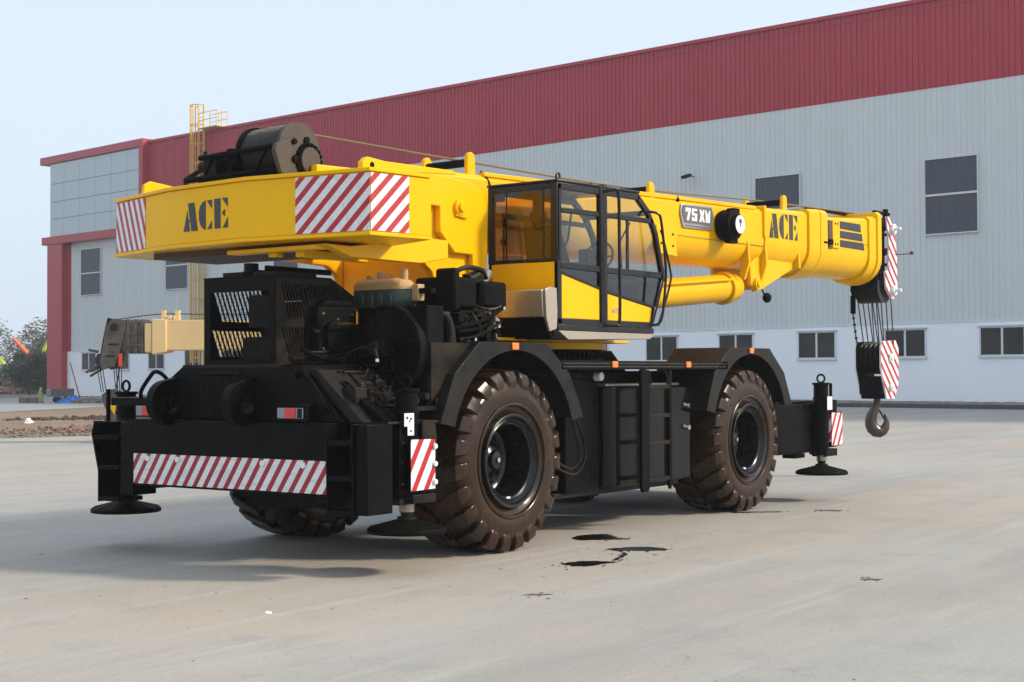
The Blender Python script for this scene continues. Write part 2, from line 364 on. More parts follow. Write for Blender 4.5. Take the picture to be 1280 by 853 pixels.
# lower windows
def low_window(s0, s1, z0=2.42, z1=3.80, first=None):
    w = MB(); f = .07; t = .12
    for a in ((s0, s1, z0, z0 + f), (s0, s1, z1 - f, z1), (s0, s0 + f, z0, z1), (s1 - f, s1, z0, z1), ((s0 + s1) / 2 - .05, (s0 + s1) / 2 + .05, z0 + f, z1 - f)):
        w.box(a[0], a[1], .061, t, a[2], a[3])
    w.box(s0 - .08, s1 + .08, .061, .20, z1 + .002, z1 + .06); w.box(s0 - .05, s1 + .05, .061, .18, z0 - .06, z0 - .002)
    o = w.build('window', 'frame', B, smooth=0)
    mid = (s0 + s1) / 2
    for a, b in ((s0 + f, mid - .05), (mid + .05, s1 - f)):
        MB().box(a + .002, b - .002, .065, .085, z0 + f + .002, z1 - f - .002).build('pane', 'winglass', o, smooth=0)
    return o
for k in range(-4, 17):
    s0 = -.15 + 4.87 * k + (.0 if k < 10 else .15)
    low_window(s0, s0 + 2.2, 2.42 - .004 * s0, 3.80 - .0030 * s0)
# upper ribbed windows
def up_window(s0, s1, z0, z1, bar=10.1):
    o = MB()
    for a in ((s0 - .04, s1 + .04, z0 - .06, z0 - .002), (s0 - .05, s0 - .002, z0, z1), (s1 + .002, s1 + .05, z0, z1), (s0 - .04, s1 + .04, z1 + .002, z1 + .06)): o.box(a[0], a[1], .02, .15, a[2], a[3])
    o.box(s0 + .002, s1 - .002, .09, .15, bar - .05, bar + .05)
    w = o.build('upper_window', 'greyclad', B, smooth=0)
    xs = []; s = s0
    while s < s1 - .01:
        for q, h in ((0, 0), (.18, 0), (.205, 1), (.26, 1)): xs.append((min(s + q, s1), .072 + .025 * h))
        s += .29
    vs = []; fs = []
    for za, zb in ((z0, bar - .05), (bar + .05, z1)):
        n0 = len(vs)
        for x, y in xs: vs += [(x, y, za), (x, y, zb)]
        fs += [(n0 + 2 * i, n0 + 2 * i + 2, n0 + 2 * i + 3, n0 + 2 * i + 1) for i in range(len(xs) - 1)]
    MB().add(vs, fs).build('ribbed_sheet', 'poly', w, smooth=0)
for s0, s1, z0, z1 in ((2.06, 4.68, 8.27, 11.80), (11.6, 14.24, 8.27, 11.82), (21.1, 23.8, 8.27, 11.8), (30.6, 33.3, 8.27, 11.8), (40.2, 42.9, 8.3, 11.8), (51.9, 54.6, 8.3, 11.85), (65.1, 67.95, 8.3, 11.9), (77.28, 80.2, 8.33, 12.08), (-7.5, -4.9, 8.27, 11.8)):
    up_window(s0, s1, z0, z1)
# glazed office block at the far end
MB().box(70.38, 85.92, -8, .65, 19.59, 20.22).build('red_cornice', 'redpanel', B, bevel=.02)
MB().box(70.38, 70.93, -1, .648, 13.40, 19.588).build('red_column', 'redpanel', B, bevel=.02)
MB().box(70.38, 85.62, -8, .66, 12.75, 13.395).build('red_ledge', 'redpanel', B, bevel=.02)
MB().box(82.45, 84.8, -.6, .60, -.3, 12.745).build('red_column', 'redpanel', B, bevel=.02)
MB().box(70.94, 84.40, -7.9, .44, 13.4, 19.58).build('curtain_wall_frame', 'winglass', B)
cs = [84.5, 82.28, 79.87, 77.46, 75.06, 72.65, 70.94]; rs = [13.41, 14.88, 16.33, 17.85, 19.30]
for i in range(6):
    for j in range(4):
        o = MB().box(cs[i + 1] + .018, cs[i] - .018, .445, .50 + rnd.uniform(0, .004), rs[j] + .018, rs[j + 1] - .018 + (.25 if j == 3 else 0)).build('glass_panel', 'aluglass', B)
for s_, z_ in ((81.2, 12.42), (18.2, 12.1)):
    l = MB().tube([(s_, .02, z_ + .2), (s_, .5, z_ + .25)], .03, 6).cbox((s_, .75, z_ + .17), .34, .55, .16, Matrix.Rotation(R(-18), 3, 'X')).build('floodlight', 'blackm', B, bevel=.02)
# cage ladder
Lm = MB(); S0, S1 = 62.85, 63.40
for s_ in (S0, S1): Lm.box(s_ - .03, s_ + .03, .22, .28, .3, 21.9)
lad = Lm.build('cage_ladder', 'ladder', B)
rg = MB().cyl((S0, .25, 0), (S1, .25, 0), .018, n=6).build('rung', 'ladder', lad, loc=(0, 0, .6))
for k in range(1, 70): clone(rg, lad, loc=(0, 0, .6 + .30 * k))
hoop = MB(); pts = [(S0 - .05, .25, 0)] + [((S0 + S1) / 2 - .55 * math.cos(R(a)), .25 + .15 + .62 * math.sin(R(a)), 0) for a in range(0, 181, 20)] + [(S1 + .05, .25, 0)]
hoop.tube(pts, .042, 5); hp = hoop.build('hoop', 'ladder', lad, loc=(0, 0, 3))
for k in range(1, 14): clone(hp, lad, loc=(0, 0, 3 + 1.45 * k))
bars = MB()
for a in (0, 36, 72, 108, 144, 180): bars.box((S0 + S1) / 2 - .55 * math.cos(R(a)) - .032, (S0 + S1) / 2 - .55 * math.cos(R(a)) + .032, .40 + .75 * math.sin(R(a)) - .03, .40 + .75 * math.sin(R(a)) + .03, 2.6, 21.9)
bars.build('cage_bar', 'ladder', lad)
pf = MB().box(60.5, 62.75, -.25, .80, 20.0, 20.07).build('roof_platform', 'ladder', B)
rl = MB()
for x, y in ((60.52, .78), (61.3, .78), (62.1, .78), (60.52, .3), (60.52, -.22), (61.6, -.22)): rl.box(x - .02, x + .02, y - .02, y + .02, 20.07, 21.2)
for z in (20.6, 21.15):
    rl.box(60.5, 62.75, .76, .80, z, z + .04); rl.box(60.5, 60.54, -.25, .75, z, z + .04); rl.box(60.54, 62.75, -.24, -.20, z, z + .04)
rl.build('guard_rail', 'ladder', pf)
for k in range(9):
    z = 3.5 + 1.9 * k; MB().box(S0 - .03, S1 + .03, .0, .22, z, z + .04).build('wall_bracket', 'ladder', lad)
# kerb along the hall foot
kb = MB().box(-30, 36, .3, 1.0, -.05, .20).build('kerb', 'kerb'); kb.location = (55.967, 10.077, 0); kb.rotation_euler = (0, 0, R(83)); tag(kb, kind='structure')
vs = []; n_ = 330
mb = MB()
for i in range(n_):
    s_ = -30 + 66 * i / (n_ - 1); h = .24 + .03 * rnd.random(); vs += [(s_, 1.003, .14), (s_, .85, h), (s_, .07, h + .06)]
mb.add(vs, [(3 * i + j, 3 * i + 3 + j, 3 * i + 4 + j, 3 * i + 1 + j) for i in range(n_ - 1) for j in (0, 1)])
ks = mb.build('kerb_soil', 'kerbtop'); ks.location = kb.location; ks.rotation_euler = kb.rotation_euler; tag(ks, kind='stuff', label='strip of brown soil and grit lying along the top of the kerb at the hall foot', category='soil')

# ------------------------------------------------------------------ left background
def rubble(name, cx, cy, rx, ry, h, n, size, mt, label, cat, seed, ang=0):
    q = random.Random(seed); mb = MB()
    for i in range(n):
        a = q.uniform(0, 2 * math.pi); rr = math.sqrt(q.random()); x = rx * rr * math.cos(a); y = ry * rr * math.sin(a)
        z = h * (1 - rr) * q.random(); s = size * q.uniform(.5, 1.5)
        rot = Matrix.Rotation(q.uniform(0, 6), 3, 'Z') @ Matrix.Rotation(q.uniform(-.7, .7), 3, 'X')
        xx = cx + x * math.cos(ang) - y * math.sin(ang); yy = cy + x * math.sin(ang) + y * math.cos(ang)
        mb.cbox((xx, yy, z + s * .12 - .03), s, s * q.uniform(.4, .8), s * q.uniform(.25, .5), rot)
    return tag(mb.build(name, mt, smooth=0), label=label, category=cat, kind='stuff')
rubble('brick_rubble', 18.6, 28.0, 5.6, 1.2, .22, 760, .13, 'brick', 'low strewn bank of broken red brick between the yard edge and the dirt track', 'rubble', 3, R(-33))
rubble('brick_rubble', 30.5, 36.0, 8.5, 2.0, .25, 600, .14, 'rust', 'dark brown heap of broken rubble across the far dirt, behind the brick bank', 'rubble', 4, R(-30))
rubble('stone_litter', 15.5, 27.2, 8, 2.6, .03, 420, .09, 'kerbtop', 'scattered small stones over the bare earth along the yard edge', 'gravel', 5, R(-33))
rubble('brick_heap', 74, 112, 12, 5, 1.6, 700, .55, 'brick', 'long heap of reddish bricks piled below the far trees', 'rubble', 6, R(-33))
rubble('block_rubble', 49.3, 64.3, 3.6, 1.2, .55, 150, .34, 'kerbtop', 'pale broken blocks and rubbish heaped against the white base, right of the blue tarp', 'rubble', 8, R(-30))
def lump(name, c, sx, sy, sz, mt, seed, label, cat, n=14, amp=.35, kind=None):
    q = random.Random(seed); vs = []; fs = []
    for j in range(7):
        for i in range(n):
            a = 2 * math.pi * i / n; e = j / 6 * math.pi / 2; k = 1 + q.uniform(-amp, amp) * (j < 6)
            vs.append((c[0] + sx * math.cos(a) * math.cos(e) * k, c[1] + sy * math.sin(a) * math.cos(e) * k, c[2] + sz * math.sin(e) * (1 + q.uniform(-amp, amp))))
    for j in range(6):
        for i in range(n): fs.append((j * n + i, j * n + (i + 1) % n, (j + 1) * n + (i + 1) % n, (j + 1) * n + i))
    return tag(MB().add(vs, fs).build(name, mt, smooth=0), label=label, category=cat)
lump('tarpaulin', (46.75, 66.2, -.03), .75, .75, .42, 'tarp', 3, 'crumpled bright blue tarpaulin on the ground at the foot of the white base', 'tarpaulin')
lump('plastic_scrap', (21.9, 36.3, -.03), .17, .10, .16, 'scrap', 5, 'small white scrap lying alone on the brown earth at the left', 'litter', 8)
lump('plastic_scrap', (-3.96, -2.22, 0), .04, .022, .014, 'scrap', 9, 'tiny crumpled white paper scrap on the concrete, lower left of the crane', 'litter', 8)
lump('grass_tuft', (45.65, 67.95, -.03), .22, .22, .85, mat('dry_grass', (.32, .34, .12), .9, noise=.6, nscale=4), 7, 'yellow green tuft of tall weeds beside the grey blocks at the red column', 'plant', 9)
lump('sand_sack', (14.7, 19.4, 0), .5, .35, 1.0, 'cream', 12, 'small cream covered mound showing behind the left rear of the yellow crane', 'sack', 10, .15)
cart = thing('trailer_cart', (46.45, 66.75, 0), R(-54), label='low cart with dark mesh sides parked in front of the red column', category='cart')
MB().box(-.6, .6, -.4, .4, .38, .44).box(-.6, -.56, -.4, .4, .44, .88).box(.56, .6, -.4, .4, .44, .88).box(-.6, .6, -.4, -.37, .84, .88).box(-.6, .6, .37, .4, .84, .88).build('cart_frame', 'greyblock', cart)
MB().box(-.56, .56, -.39, -.38, .44, .84).box(-.56, .56, .38, .39, .44, .84).build('side_panel', 'oldsteel', cart)
MB().box(-.95, -.62, -.3, .3, .40, .84).build('water_box', mat('pale_green_plastic', (.16, .25, .22), .6), cart, bevel=.05)
for x in (-.35, .35): MB().lathe([(-.40, .02), (-.40, .17), (-.30, .18), (-.30, .02)], (x, 0, .19)).lathe([(.30, .02), (.30, .18), (.40, .17), (.40, .02)], (x, 0, .19)).build('wheel', 'blackm', cart)
tag(MB().tube([(47.2, 65.9, -.03), (46.75, 66.4, 2.5)], .035, 6).build('pole', 'rust'), label='thin rusty pole leaning against the white base beside the tarp', category='pole')
for k, (x, y) in enumerate(((45.05, 68.75), (45.4, 68.25))):
    tag(MB().cbox((x, y, .15), .55, .4, .42, Matrix.Rotation(R(-54), 3, 'Z')).build('concrete_block', 'greyblock', bevel=.03), label=('left' if k == 0 else 'right') + '-hand one of two dark grey blocks standing left of the red column', category='block', group='grey blocks by the red column')

# trees
def leafmat(name, c, c2): return mat(name, c, .7, noise=1, nscale=.7, c2=c2)
M['leaf1'] = leafmat('leaf_dark_hazed', (.060, .075, .050), (.095, .105, .066)); M['leaf2'] = leafmat('leaf_pale_hazed', (.09, .095, .070), (.12, .115, .085)); M['leaf3'] = leafmat('leaf_green', (.05, .085, .025), (.09, .12, .04))  # dark and pale leaves greyed and lightened: distance haze put into their colour
def tree(x, y, h, w, mt, seed, label, group, n=2600, thin=1.0, low=.12):
    q = random.Random(seed); t = thing('tree', (x, y, -.03), 0, label=label, category='tree', group=group)
    tr = MB(); tips = []
    tr.tube([(0, 0, 0), (.1, .05, h * .25), (0, .1, h * .5), (.1, 0, h * .8)], [h * .03, h * .024, h * .018, h * .006], 7)
    for k in range(9):
        a = q.uniform(0, 6.28); z0 = h * q.uniform(.18, .6); l = w * q.uniform(.3, .5); z1 = z0 + h * q.uniform(.1, .3)
        tr.tube([(0, 0, z0), (l * .5 * math.cos(a), l * .5 * math.sin(a), (z0 + z1) / 2), (l * math.cos(a), l * math.sin(a), z1)], [h * .013, h * .008, h * .003], 5)
    tr.build('trunk', 'bark', t)
    cl = [(q.gauss(0, .2) * w, q.gauss(0, .2) * w, h * q.uniform(low + .12, .88), w * q.uniform(.13, .26)) for _ in range(26)]
    mb = MB(); s = h * (.026 if low > .1 else .030)
    for i in range(n):
        c = q.choice(cl); d = Vector((q.gauss(0, 1), q.gauss(0, 1), q.gauss(0, .8))).normalized() * c[3] * q.uniform(.45, 1.15) * thin
        p = Vector((c[0], c[1], min(c[2], h * .95))) + d
        if p.z < h * low * .4: p.z = h * low * .4 + q.random() * .3
        e = Vector((q.gauss(0, 1), q.gauss(0, 1), q.gauss(0, 1))).normalized(); f = e.orthogonal().normalized(); ss = s * q.uniform(.6, 1.5)
        mb.add([p - e * ss, p + f * ss * .55, p + e * ss, p - f * ss * .55], [(0, 1, 2, 3)])
    mb.build('crown', mt, t, smooth=0)
    return t
tree(70.2, 103.0, 3.9, 4.3, 'leaf1', 1, 'dense dark green round bush tree standing centre in the gap left of the hall', 'trees beyond the yard', 15000, low=.02)
tree(96, 150, 9.0, 8, 'leaf2', 2, 'tall thin greyish tree farthest left behind the dark round bush', 'trees beyond the yard', 2600, 1.1)
tree(99, 139, 8.6, 7.5, 'leaf2', 3, 'tall hazy tree just left of the red column, behind the yellow green boom', 'trees beyond the yard', 2600, 1.1)
tree(94, 138, 6.2, 5.5, 'leaf2', 4, 'small hazy tree between the two taller hazy trees', 'trees beyond the yard', 1800, 1.1)
tree(72.3, 100.0, 2.2, 3.2, 'leaf3', 5, 'low bright green shrub at the foot of the red column side', 'trees beyond the yard', 1500, low=.02)
tree(74.0, 112.5, 2.8, 3.6, 'leaf3', 6, 'low light green shrub at the left edge beside the dark bush', 'trees beyond the yard', 1500, low=.02)
for i, (x, y, h, lb) in enumerate(((127, 194, 8.4, 'pale far tree low on the horizon at the left photo edge'), (133, 187, 7.6, 'pale far tree low on the horizon next to the red column'))):
    tree(x, y, h, 10, 'leaf2', 20 + i, lb, 'trees beyond the yard', 1700, 1.1, .04)

# far cranes beyond the trees
def far_boom(name, pts, w, mt, label):
    t = thing(name, (pts[0][0], pts[0][1], -.03), 0, label=label, category='crane', group='far raised booms')
    base = Vector((pts[0][0], pts[0][1], -.03)); P = [Vector(p) - base for p in pts]
    MB().tube(P, [w, w * .9, w * .6][:len(P)], 4).build('boom', mt, t)
    MB().box(-1.6, 1.6, -1, 1, .9, 2.0).build('machine_body', mt, t, bevel=.1)
    mb = MB()
    for x in (-1, 1):
        for y in (-1.15, .9): mb.lathe([(0, .02), (0, .5), (.25, .5), (.25, .02)], (x, y, .5), n=20)
    mb.build('wheel', 'blackm', t)
far_boom('distant_crane', [(82.6, 116.2, 1.9), (81.3, 117.9, 3.55), (80.06, 119.13, 5.5)], .30, 'farorange', 'orange raised boom of a far crane above the dark bush')
far_boom('distant_crane', [(80.6, 118.8, 1.9), (79.7, 120.0, 2.75), (79.0, 121.3, 4.5)], .26, 'faryellow', 'yellow green boom of a far crane cut by the left photo edge')
far_boom('distant_crane', [(80.8, 117.4, 1.9), (81.58, 117.11, 2.88), (82.1, 116.3, 5.2)], .28, 'faryellow', 'yellow green boom of a far crane next to the red column')

# ------------------------------------------------------------------ cream crane behind
XC = Matrix(((.585, .811, 0), (-.811, .585, 0), (0, 0, 1)))   # its length runs left-right behind the yellow crane
K = thing('mobile_crane', (14.9, 18.1, 0), math.atan2(-.811, .585) , label='older cream truck crane with worn dark boom head behind the yellow crane', category='crane')
# local x: to the right along the boom, y away from the viewer
def kb_(x): return x
MB().prism([(-1.66, 2.38), (1.5, 2.38), (4.2, 2.30), (4.2, 3.14), (-1.66, 3.16)], 'y', -.40, .40).build('boom', 'cream', K, bevel=.02)
MB().prism([(-1.99, 2.27), (-1.62, 2.34), (-1.62, 3.17), (-1.99, 3.19)], 'y', -.45, .45).build('boom_collar', 'cream', K, bevel=.02)
MB().box(-2.78, -1.98, -.34, .34, 2.34, 3.12).build('inner_boom', 'oldsteel', K, bevel=.02)
g = MB()
for x in (-2.62, -2.42, -2.26): g.box(x - .035, x + .035, -.38, .38, 2.30, 3.18)
for z in (2.5, 2.8): g.box(-2.7, -2.2, -.40, -.36, z, z + .04)
g.build('boom_rib', 'oldsteel', K)
MB().box(-2.19, -2.0, -.43, .43, 2.32, 3.08).build('cream_pad', 'cream', K, bevel=.04)
CHA = [(-3.28, 1.88), (-2.98, 1.96), (-2.80, 2.48), (-2.67, 3.11), (-2.84, 3.20), (-3.02, 3.19), (-3.18, 3.02), (-3.24, 2.63), (-3.34, 2.09)]
hd = MB()
for y in (-.40, .34): hd.prism(CHA, 'y', y, y + .06)
hd.box(-3.0, -2.8, -.33, .33, 2.6, 2.8)
hh = hd.build('boom_head', 'oldsteel', K, bevel=.01)
hd = MB()
hd.prism([(-3.55, 1.86), (-3.46, 1.9), (-3.44, 2.35), (-3.22, 3.12), (-3.10, 3.2), (-3.34, 3.25), (-3.42, 2.9), (-3.53, 2.3)], 'y', .3, .36)
hd.box(-3.50, -3.30, -.1, .36, 1.92, 2.30).cyl((-2.96, -.47, 2.98), (-2.96, -.40, 2.98), .10, n=16)
hd.box(-3.12, -2.86, -.425, -.40, 2.52, 2.56).box(-3.2, -2.95, -.425, -.40, 2.22, 2.26)
hd.build('head_cheek', 'dusty', hh, bevel=.01)
sh = MB()
for y in (-.24, -.12, 0, .12, .24): sh.lathe([(-.045, .04), (-.045, .2), (-.015, .16), (.015, .16), (.045, .2), (.045, .04)], (-3.3, y, 2.12), 'y', 24); sh.lathe([(-.045, .04), (-.045, .17), (-.015, .14), (.015, .14), (.045, .17), (.045, .04)], (-2.95, y, 3.0), 'y', 24)
sh.build('sheave', 'sheave', hh)
MB().tube([(-3.75, -.2, 1.82), (-3.4, -.2, 2.0), (-3.4, .2, 2.0), (-3.75, .2, 1.85)], .035, 6).tube([(-3.7, 0, 1.72), (-3.4, 0, 1.9)], .035, 6).tube([(-3.65, -.3, 2.4), (-3.4, -.3, 2.35)], .04, 6).build('rope_guard', 'oldsteel', hh)
rp = MB()
for i, (x0, x1) in enumerate(((-3.50, -3.38), (-3.44, -3.33), (-3.38, -3.27), (-3.10, -3.02), (-3.04, -2.98), (-2.98, -2.94), (-2.90, -2.92))):
    rp.tube([(x0, -.1 + .03 * i, 2.02), (x1, -.1 + .03 * i, 1.30)], .013, 5)
rp.tube([(-2.95, 0, 3.20), (-1.75, 0, 3.33), (0, 0, 3.30), (2.6, .1, 3.4)], .013, 5)
rp.build('hoist_rope', 'rope', K)
MB().box(-1.83, -1.74, -.1, .1, 3.16, 3.42).box(-1.47, -1.37, -.1, .1, 3.14, 3.42).cyl((-1.6, -.25, 3.24), (-1.6, .25, 3.24), .05).build('rope_guide', 'cream', K)
MB().box(-2.84, -2.76, -.47, -.43, 1.97, 2.30).build('warning_flag', 'redflag', K)
MB().tube([(-2.82, -.4, 2.0), (-2.92, -.4, 1.38)], .022, 6).build('limit_chain', 'rope', K)
MB().box(-1.2, 6.4, -1.15, 1.15, .75, 1.25).box(-2.3, 6.5, -.5, .5, .6, 1.1).build('carrier', 'oldsteel', K, bevel=.03)
MB().box(2.2, 5.2, -1.1, 1.1, 1.35, 2.15).prism([(3.0, 2.15), (5.2, 2.15), (5.2, 2.9), (3.4, 2.7)], 'y', -.9, .9).build('turret', 'cream', K, bevel=.05)
for x in (-.4, 1.0, 4.3, 5.5):
    for y in (-1.25, .85):
        MB().lathe([(0, .1), (0, .3), (.03, .50), (.1, .54), (.3, .54), (.37, .50), (.40, .3), (.4, .1)], (x, y, .54), 'y', 32).build('wheel', 'blackm', K, bevel=0)
HK = thing('hook_block', (13.06, 20.65, .55), math.atan2(-.811, .585), label='worn brown hook block with a yellow triangle hanging under the cream crane boom', category='hook block')
hb = MB()
for y in (-.16, .10): hb.prism([(-.22, .69), (-.17, .45), (.06, .0), (.16, .0), (.20, .78), (.01, .84)], 'y', y, y + .05)
hb.build('cheek_plate', 'oldsteel', HK, bevel=.01)
MB().lathe([(-.1, .03), (-.1, .2), (.1, .2), (.1, .03)], (.0, 0, .6), 'y', 24).build('sheave', 'sheave', HK)
MB().prism([(-.02, .40), (.17, .46), (.12, .16)], 'y', -.17, -.165).build('yellow_triangle', 'yellow', HK)
MB().tube([(.1, 0, .05), (.12, 0, -.10), (.20, 0, -.2), (.12, 0, -.32), (0, 0, -.3), (-.05, 0, -.2)], [.05, .05, .06, .06, .045, .02], 8).build('hook', 'oldsteel', HK)
# oil and dried clay on the yard
def blot(name, pts, mt, label, cat, z=.004, grp=None):
    # smooth closed outline through the points
    P = [Vector((x, y, 0)) for x, y in pts]; out = []; n = len(P)
    for i in range(n):
        a, b, c, d = P[i - 1], P[i], P[(i + 1) % n], P[(i + 2) % n]
        for k in range(5):
            t = k / 5; out.append(.5 * ((2 * b) + (c - a) * t + (2 * a - 5 * b + 4 * c - d) * t * t + (3 * b - a - 3 * c + d) * t ** 3))
    qq = random.Random(len(label)); fin = []
    for i, p in enumerate(out):
        nx = out[(i + 1) % len(out)]; d = (nx - p); nr = Vector((-d.y, d.x, 0)).normalized() if d.length > 1e-6 else Vector((0, 0, 0))
        for k in range(2): fin.append(p.lerp(nx, k / 2) + nr * qq.gauss(0, .010 if mt == 'oil' else .003))
    mb_ = MB().add([(p.x, p.y, z) for p in fin], [tuple(range(len(fin)))])
    for i in range(26 if mt == 'oil' else 10):
        p = qq.choice(out); g = Vector((qq.gauss(0, .09), qq.gauss(0, .07), 0)); r0 = qq.uniform(.004, .02)
        mb_.add([(p.x + g.x + r0 * 1.5 * math.cos(R(60 * k)) * qq.uniform(.7, 1.2), p.y + g.y + r0 * math.sin(R(60 * k)) * qq.uniform(.7, 1.2), z + .0004 * (i + 1) * .1) for k in range(6)], [tuple(range(6))])
    o = mb_.build(name, mt, smooth=0)
    return tag(o, label=label, category=cat, **({'group': grp} if grp else {}))
G1 = 'oil spills beside the near wheel'
blot('oil_stain', [(1.36, -1.39), (1.60, -1.33), (1.86, -1.45), (1.80, -1.62), (1.66, -1.75), (1.63, -1.95), (1.50, -1.86), (1.36, -1.70), (1.24, -1.55)], 'oil', 'black oil spill nearest the shadow under the crane, the farthest of three', 'oil stain', grp=G1)
blot('oil_stain', [(-.44, -2.46), (-.20, -2.52), (-.10, -2.66), (-.05, -2.83), (-.20, -2.80), (-.46, -2.76), (-.50, -2.60)], 'oil', 'leaf shaped black oil spill nearest the camera', 'oil stain', grp=G1)
blot('oil_stain', [(.74, -2.22), (1.00, -2.33), (1.12, -2.50), (1.06, -2.73), (.90, -2.70), (.80, -2.56), (.70, -2.42), (.50, -2.60), (.30, -2.68), (.06, -2.76), (.04, -2.72), (.30, -2.63), (.52, -2.54), (.66, -2.40)], 'oil', 'thin black oil spill with a tail running toward the leaf shaped one', 'oil stain', grp=G1)
blot('oil_stain', [(4.75, -1.50), (5.0, -1.60), (5.26, -1.92), (5.20, -1.98), (4.95, -1.72)], 'oil', 'thin dark streak on the concrete just before the far wheel', 'oil stain')
blot('oil_stain', [(5.60, -2.28), (5.72, -2.33), (5.85, -2.52), (5.72, -2.50)], 'oil', 'short dark streak on the concrete right of the far wheel', 'oil stain')
blot('clay_patch', [(-2.20, -3.27), (-2.08, -3.33), (-2.02, -3.45), (-2.10, -3.39)], 'clay', 'small brown clay smear on the concrete below the near wheel', 'clay patch')
blot('clay_patch', [(.12, -5.12), (.20, -5.18), (.24, -5.28), (.16, -5.24)], 'clay', 'small pinkish clay smear on the concrete, lower right', 'clay patch')
q = random.Random(77); mb = MB()
for i in range(300):
    # grit: thin flat flecks, denser near the crane
    c = q.choice([(-.3, -2.2, 1.2), (1.2, -2.1, .7), (-3.2, -1.3, 1.6), (-2.9, 1.5, 2.0), (4.5, -3, 3), (0, -4, 5), (1, -2.4, .6)])
    x, y = q.gauss(c[0], c[2]), q.gauss(c[1], c[2] * .6); s = q.uniform(.004, .016) * (2.2 if q.random() < .06 else 1); a = q.uniform(0, 6)
    if abs(y) < 1.7 and -.9 < x < 6.2: continue
    mb.add([(x + s * math.cos(a + k * 1.26) * q.uniform(.5, 1.2), y + s * math.sin(a + k * 1.26) * q.uniform(.4, 1), .003 + (.01 * q.random() if k == 5 else 0)) for k in range(5)], [(0, 1, 2, 3, 4)])
tag(mb.build('grit', 'clay', smooth=0), kind='stuff', label='dark crumbs of dirt and grit scattered over the concrete', category='grit')
# morning haze
hm = bpy.data.materials.new('haze'); hm.use_nodes = True; t = hm.node_tree; t.nodes.clear()
pv = N(t, 'ShaderNodeVolumePrincipled'); pv.inputs['Density'].default_value = HAZE; pv.inputs['Color'].default_value = (.94, .97, 1, 1); pv.inputs['Anisotropy'].default_value = .2
t.links.new(pv.outputs[0], N(t, 'ShaderNodeOutputMaterial').inputs['Volume'])
if HAZE > 0: tag(MB().box(-160, 340, -160, 340, -1.2, 28).build('haze', hm, smooth=0), kind='stuff')
# ------------------------------------------------------------------ the yellow crane: X forward, Y left, Z up
C = thing('mobile_crane', (0, 0, 0), 0, label='large yellow and black four wheeled crane with red and white striped tail', category='crane')
WB, TR = 5.13, .90
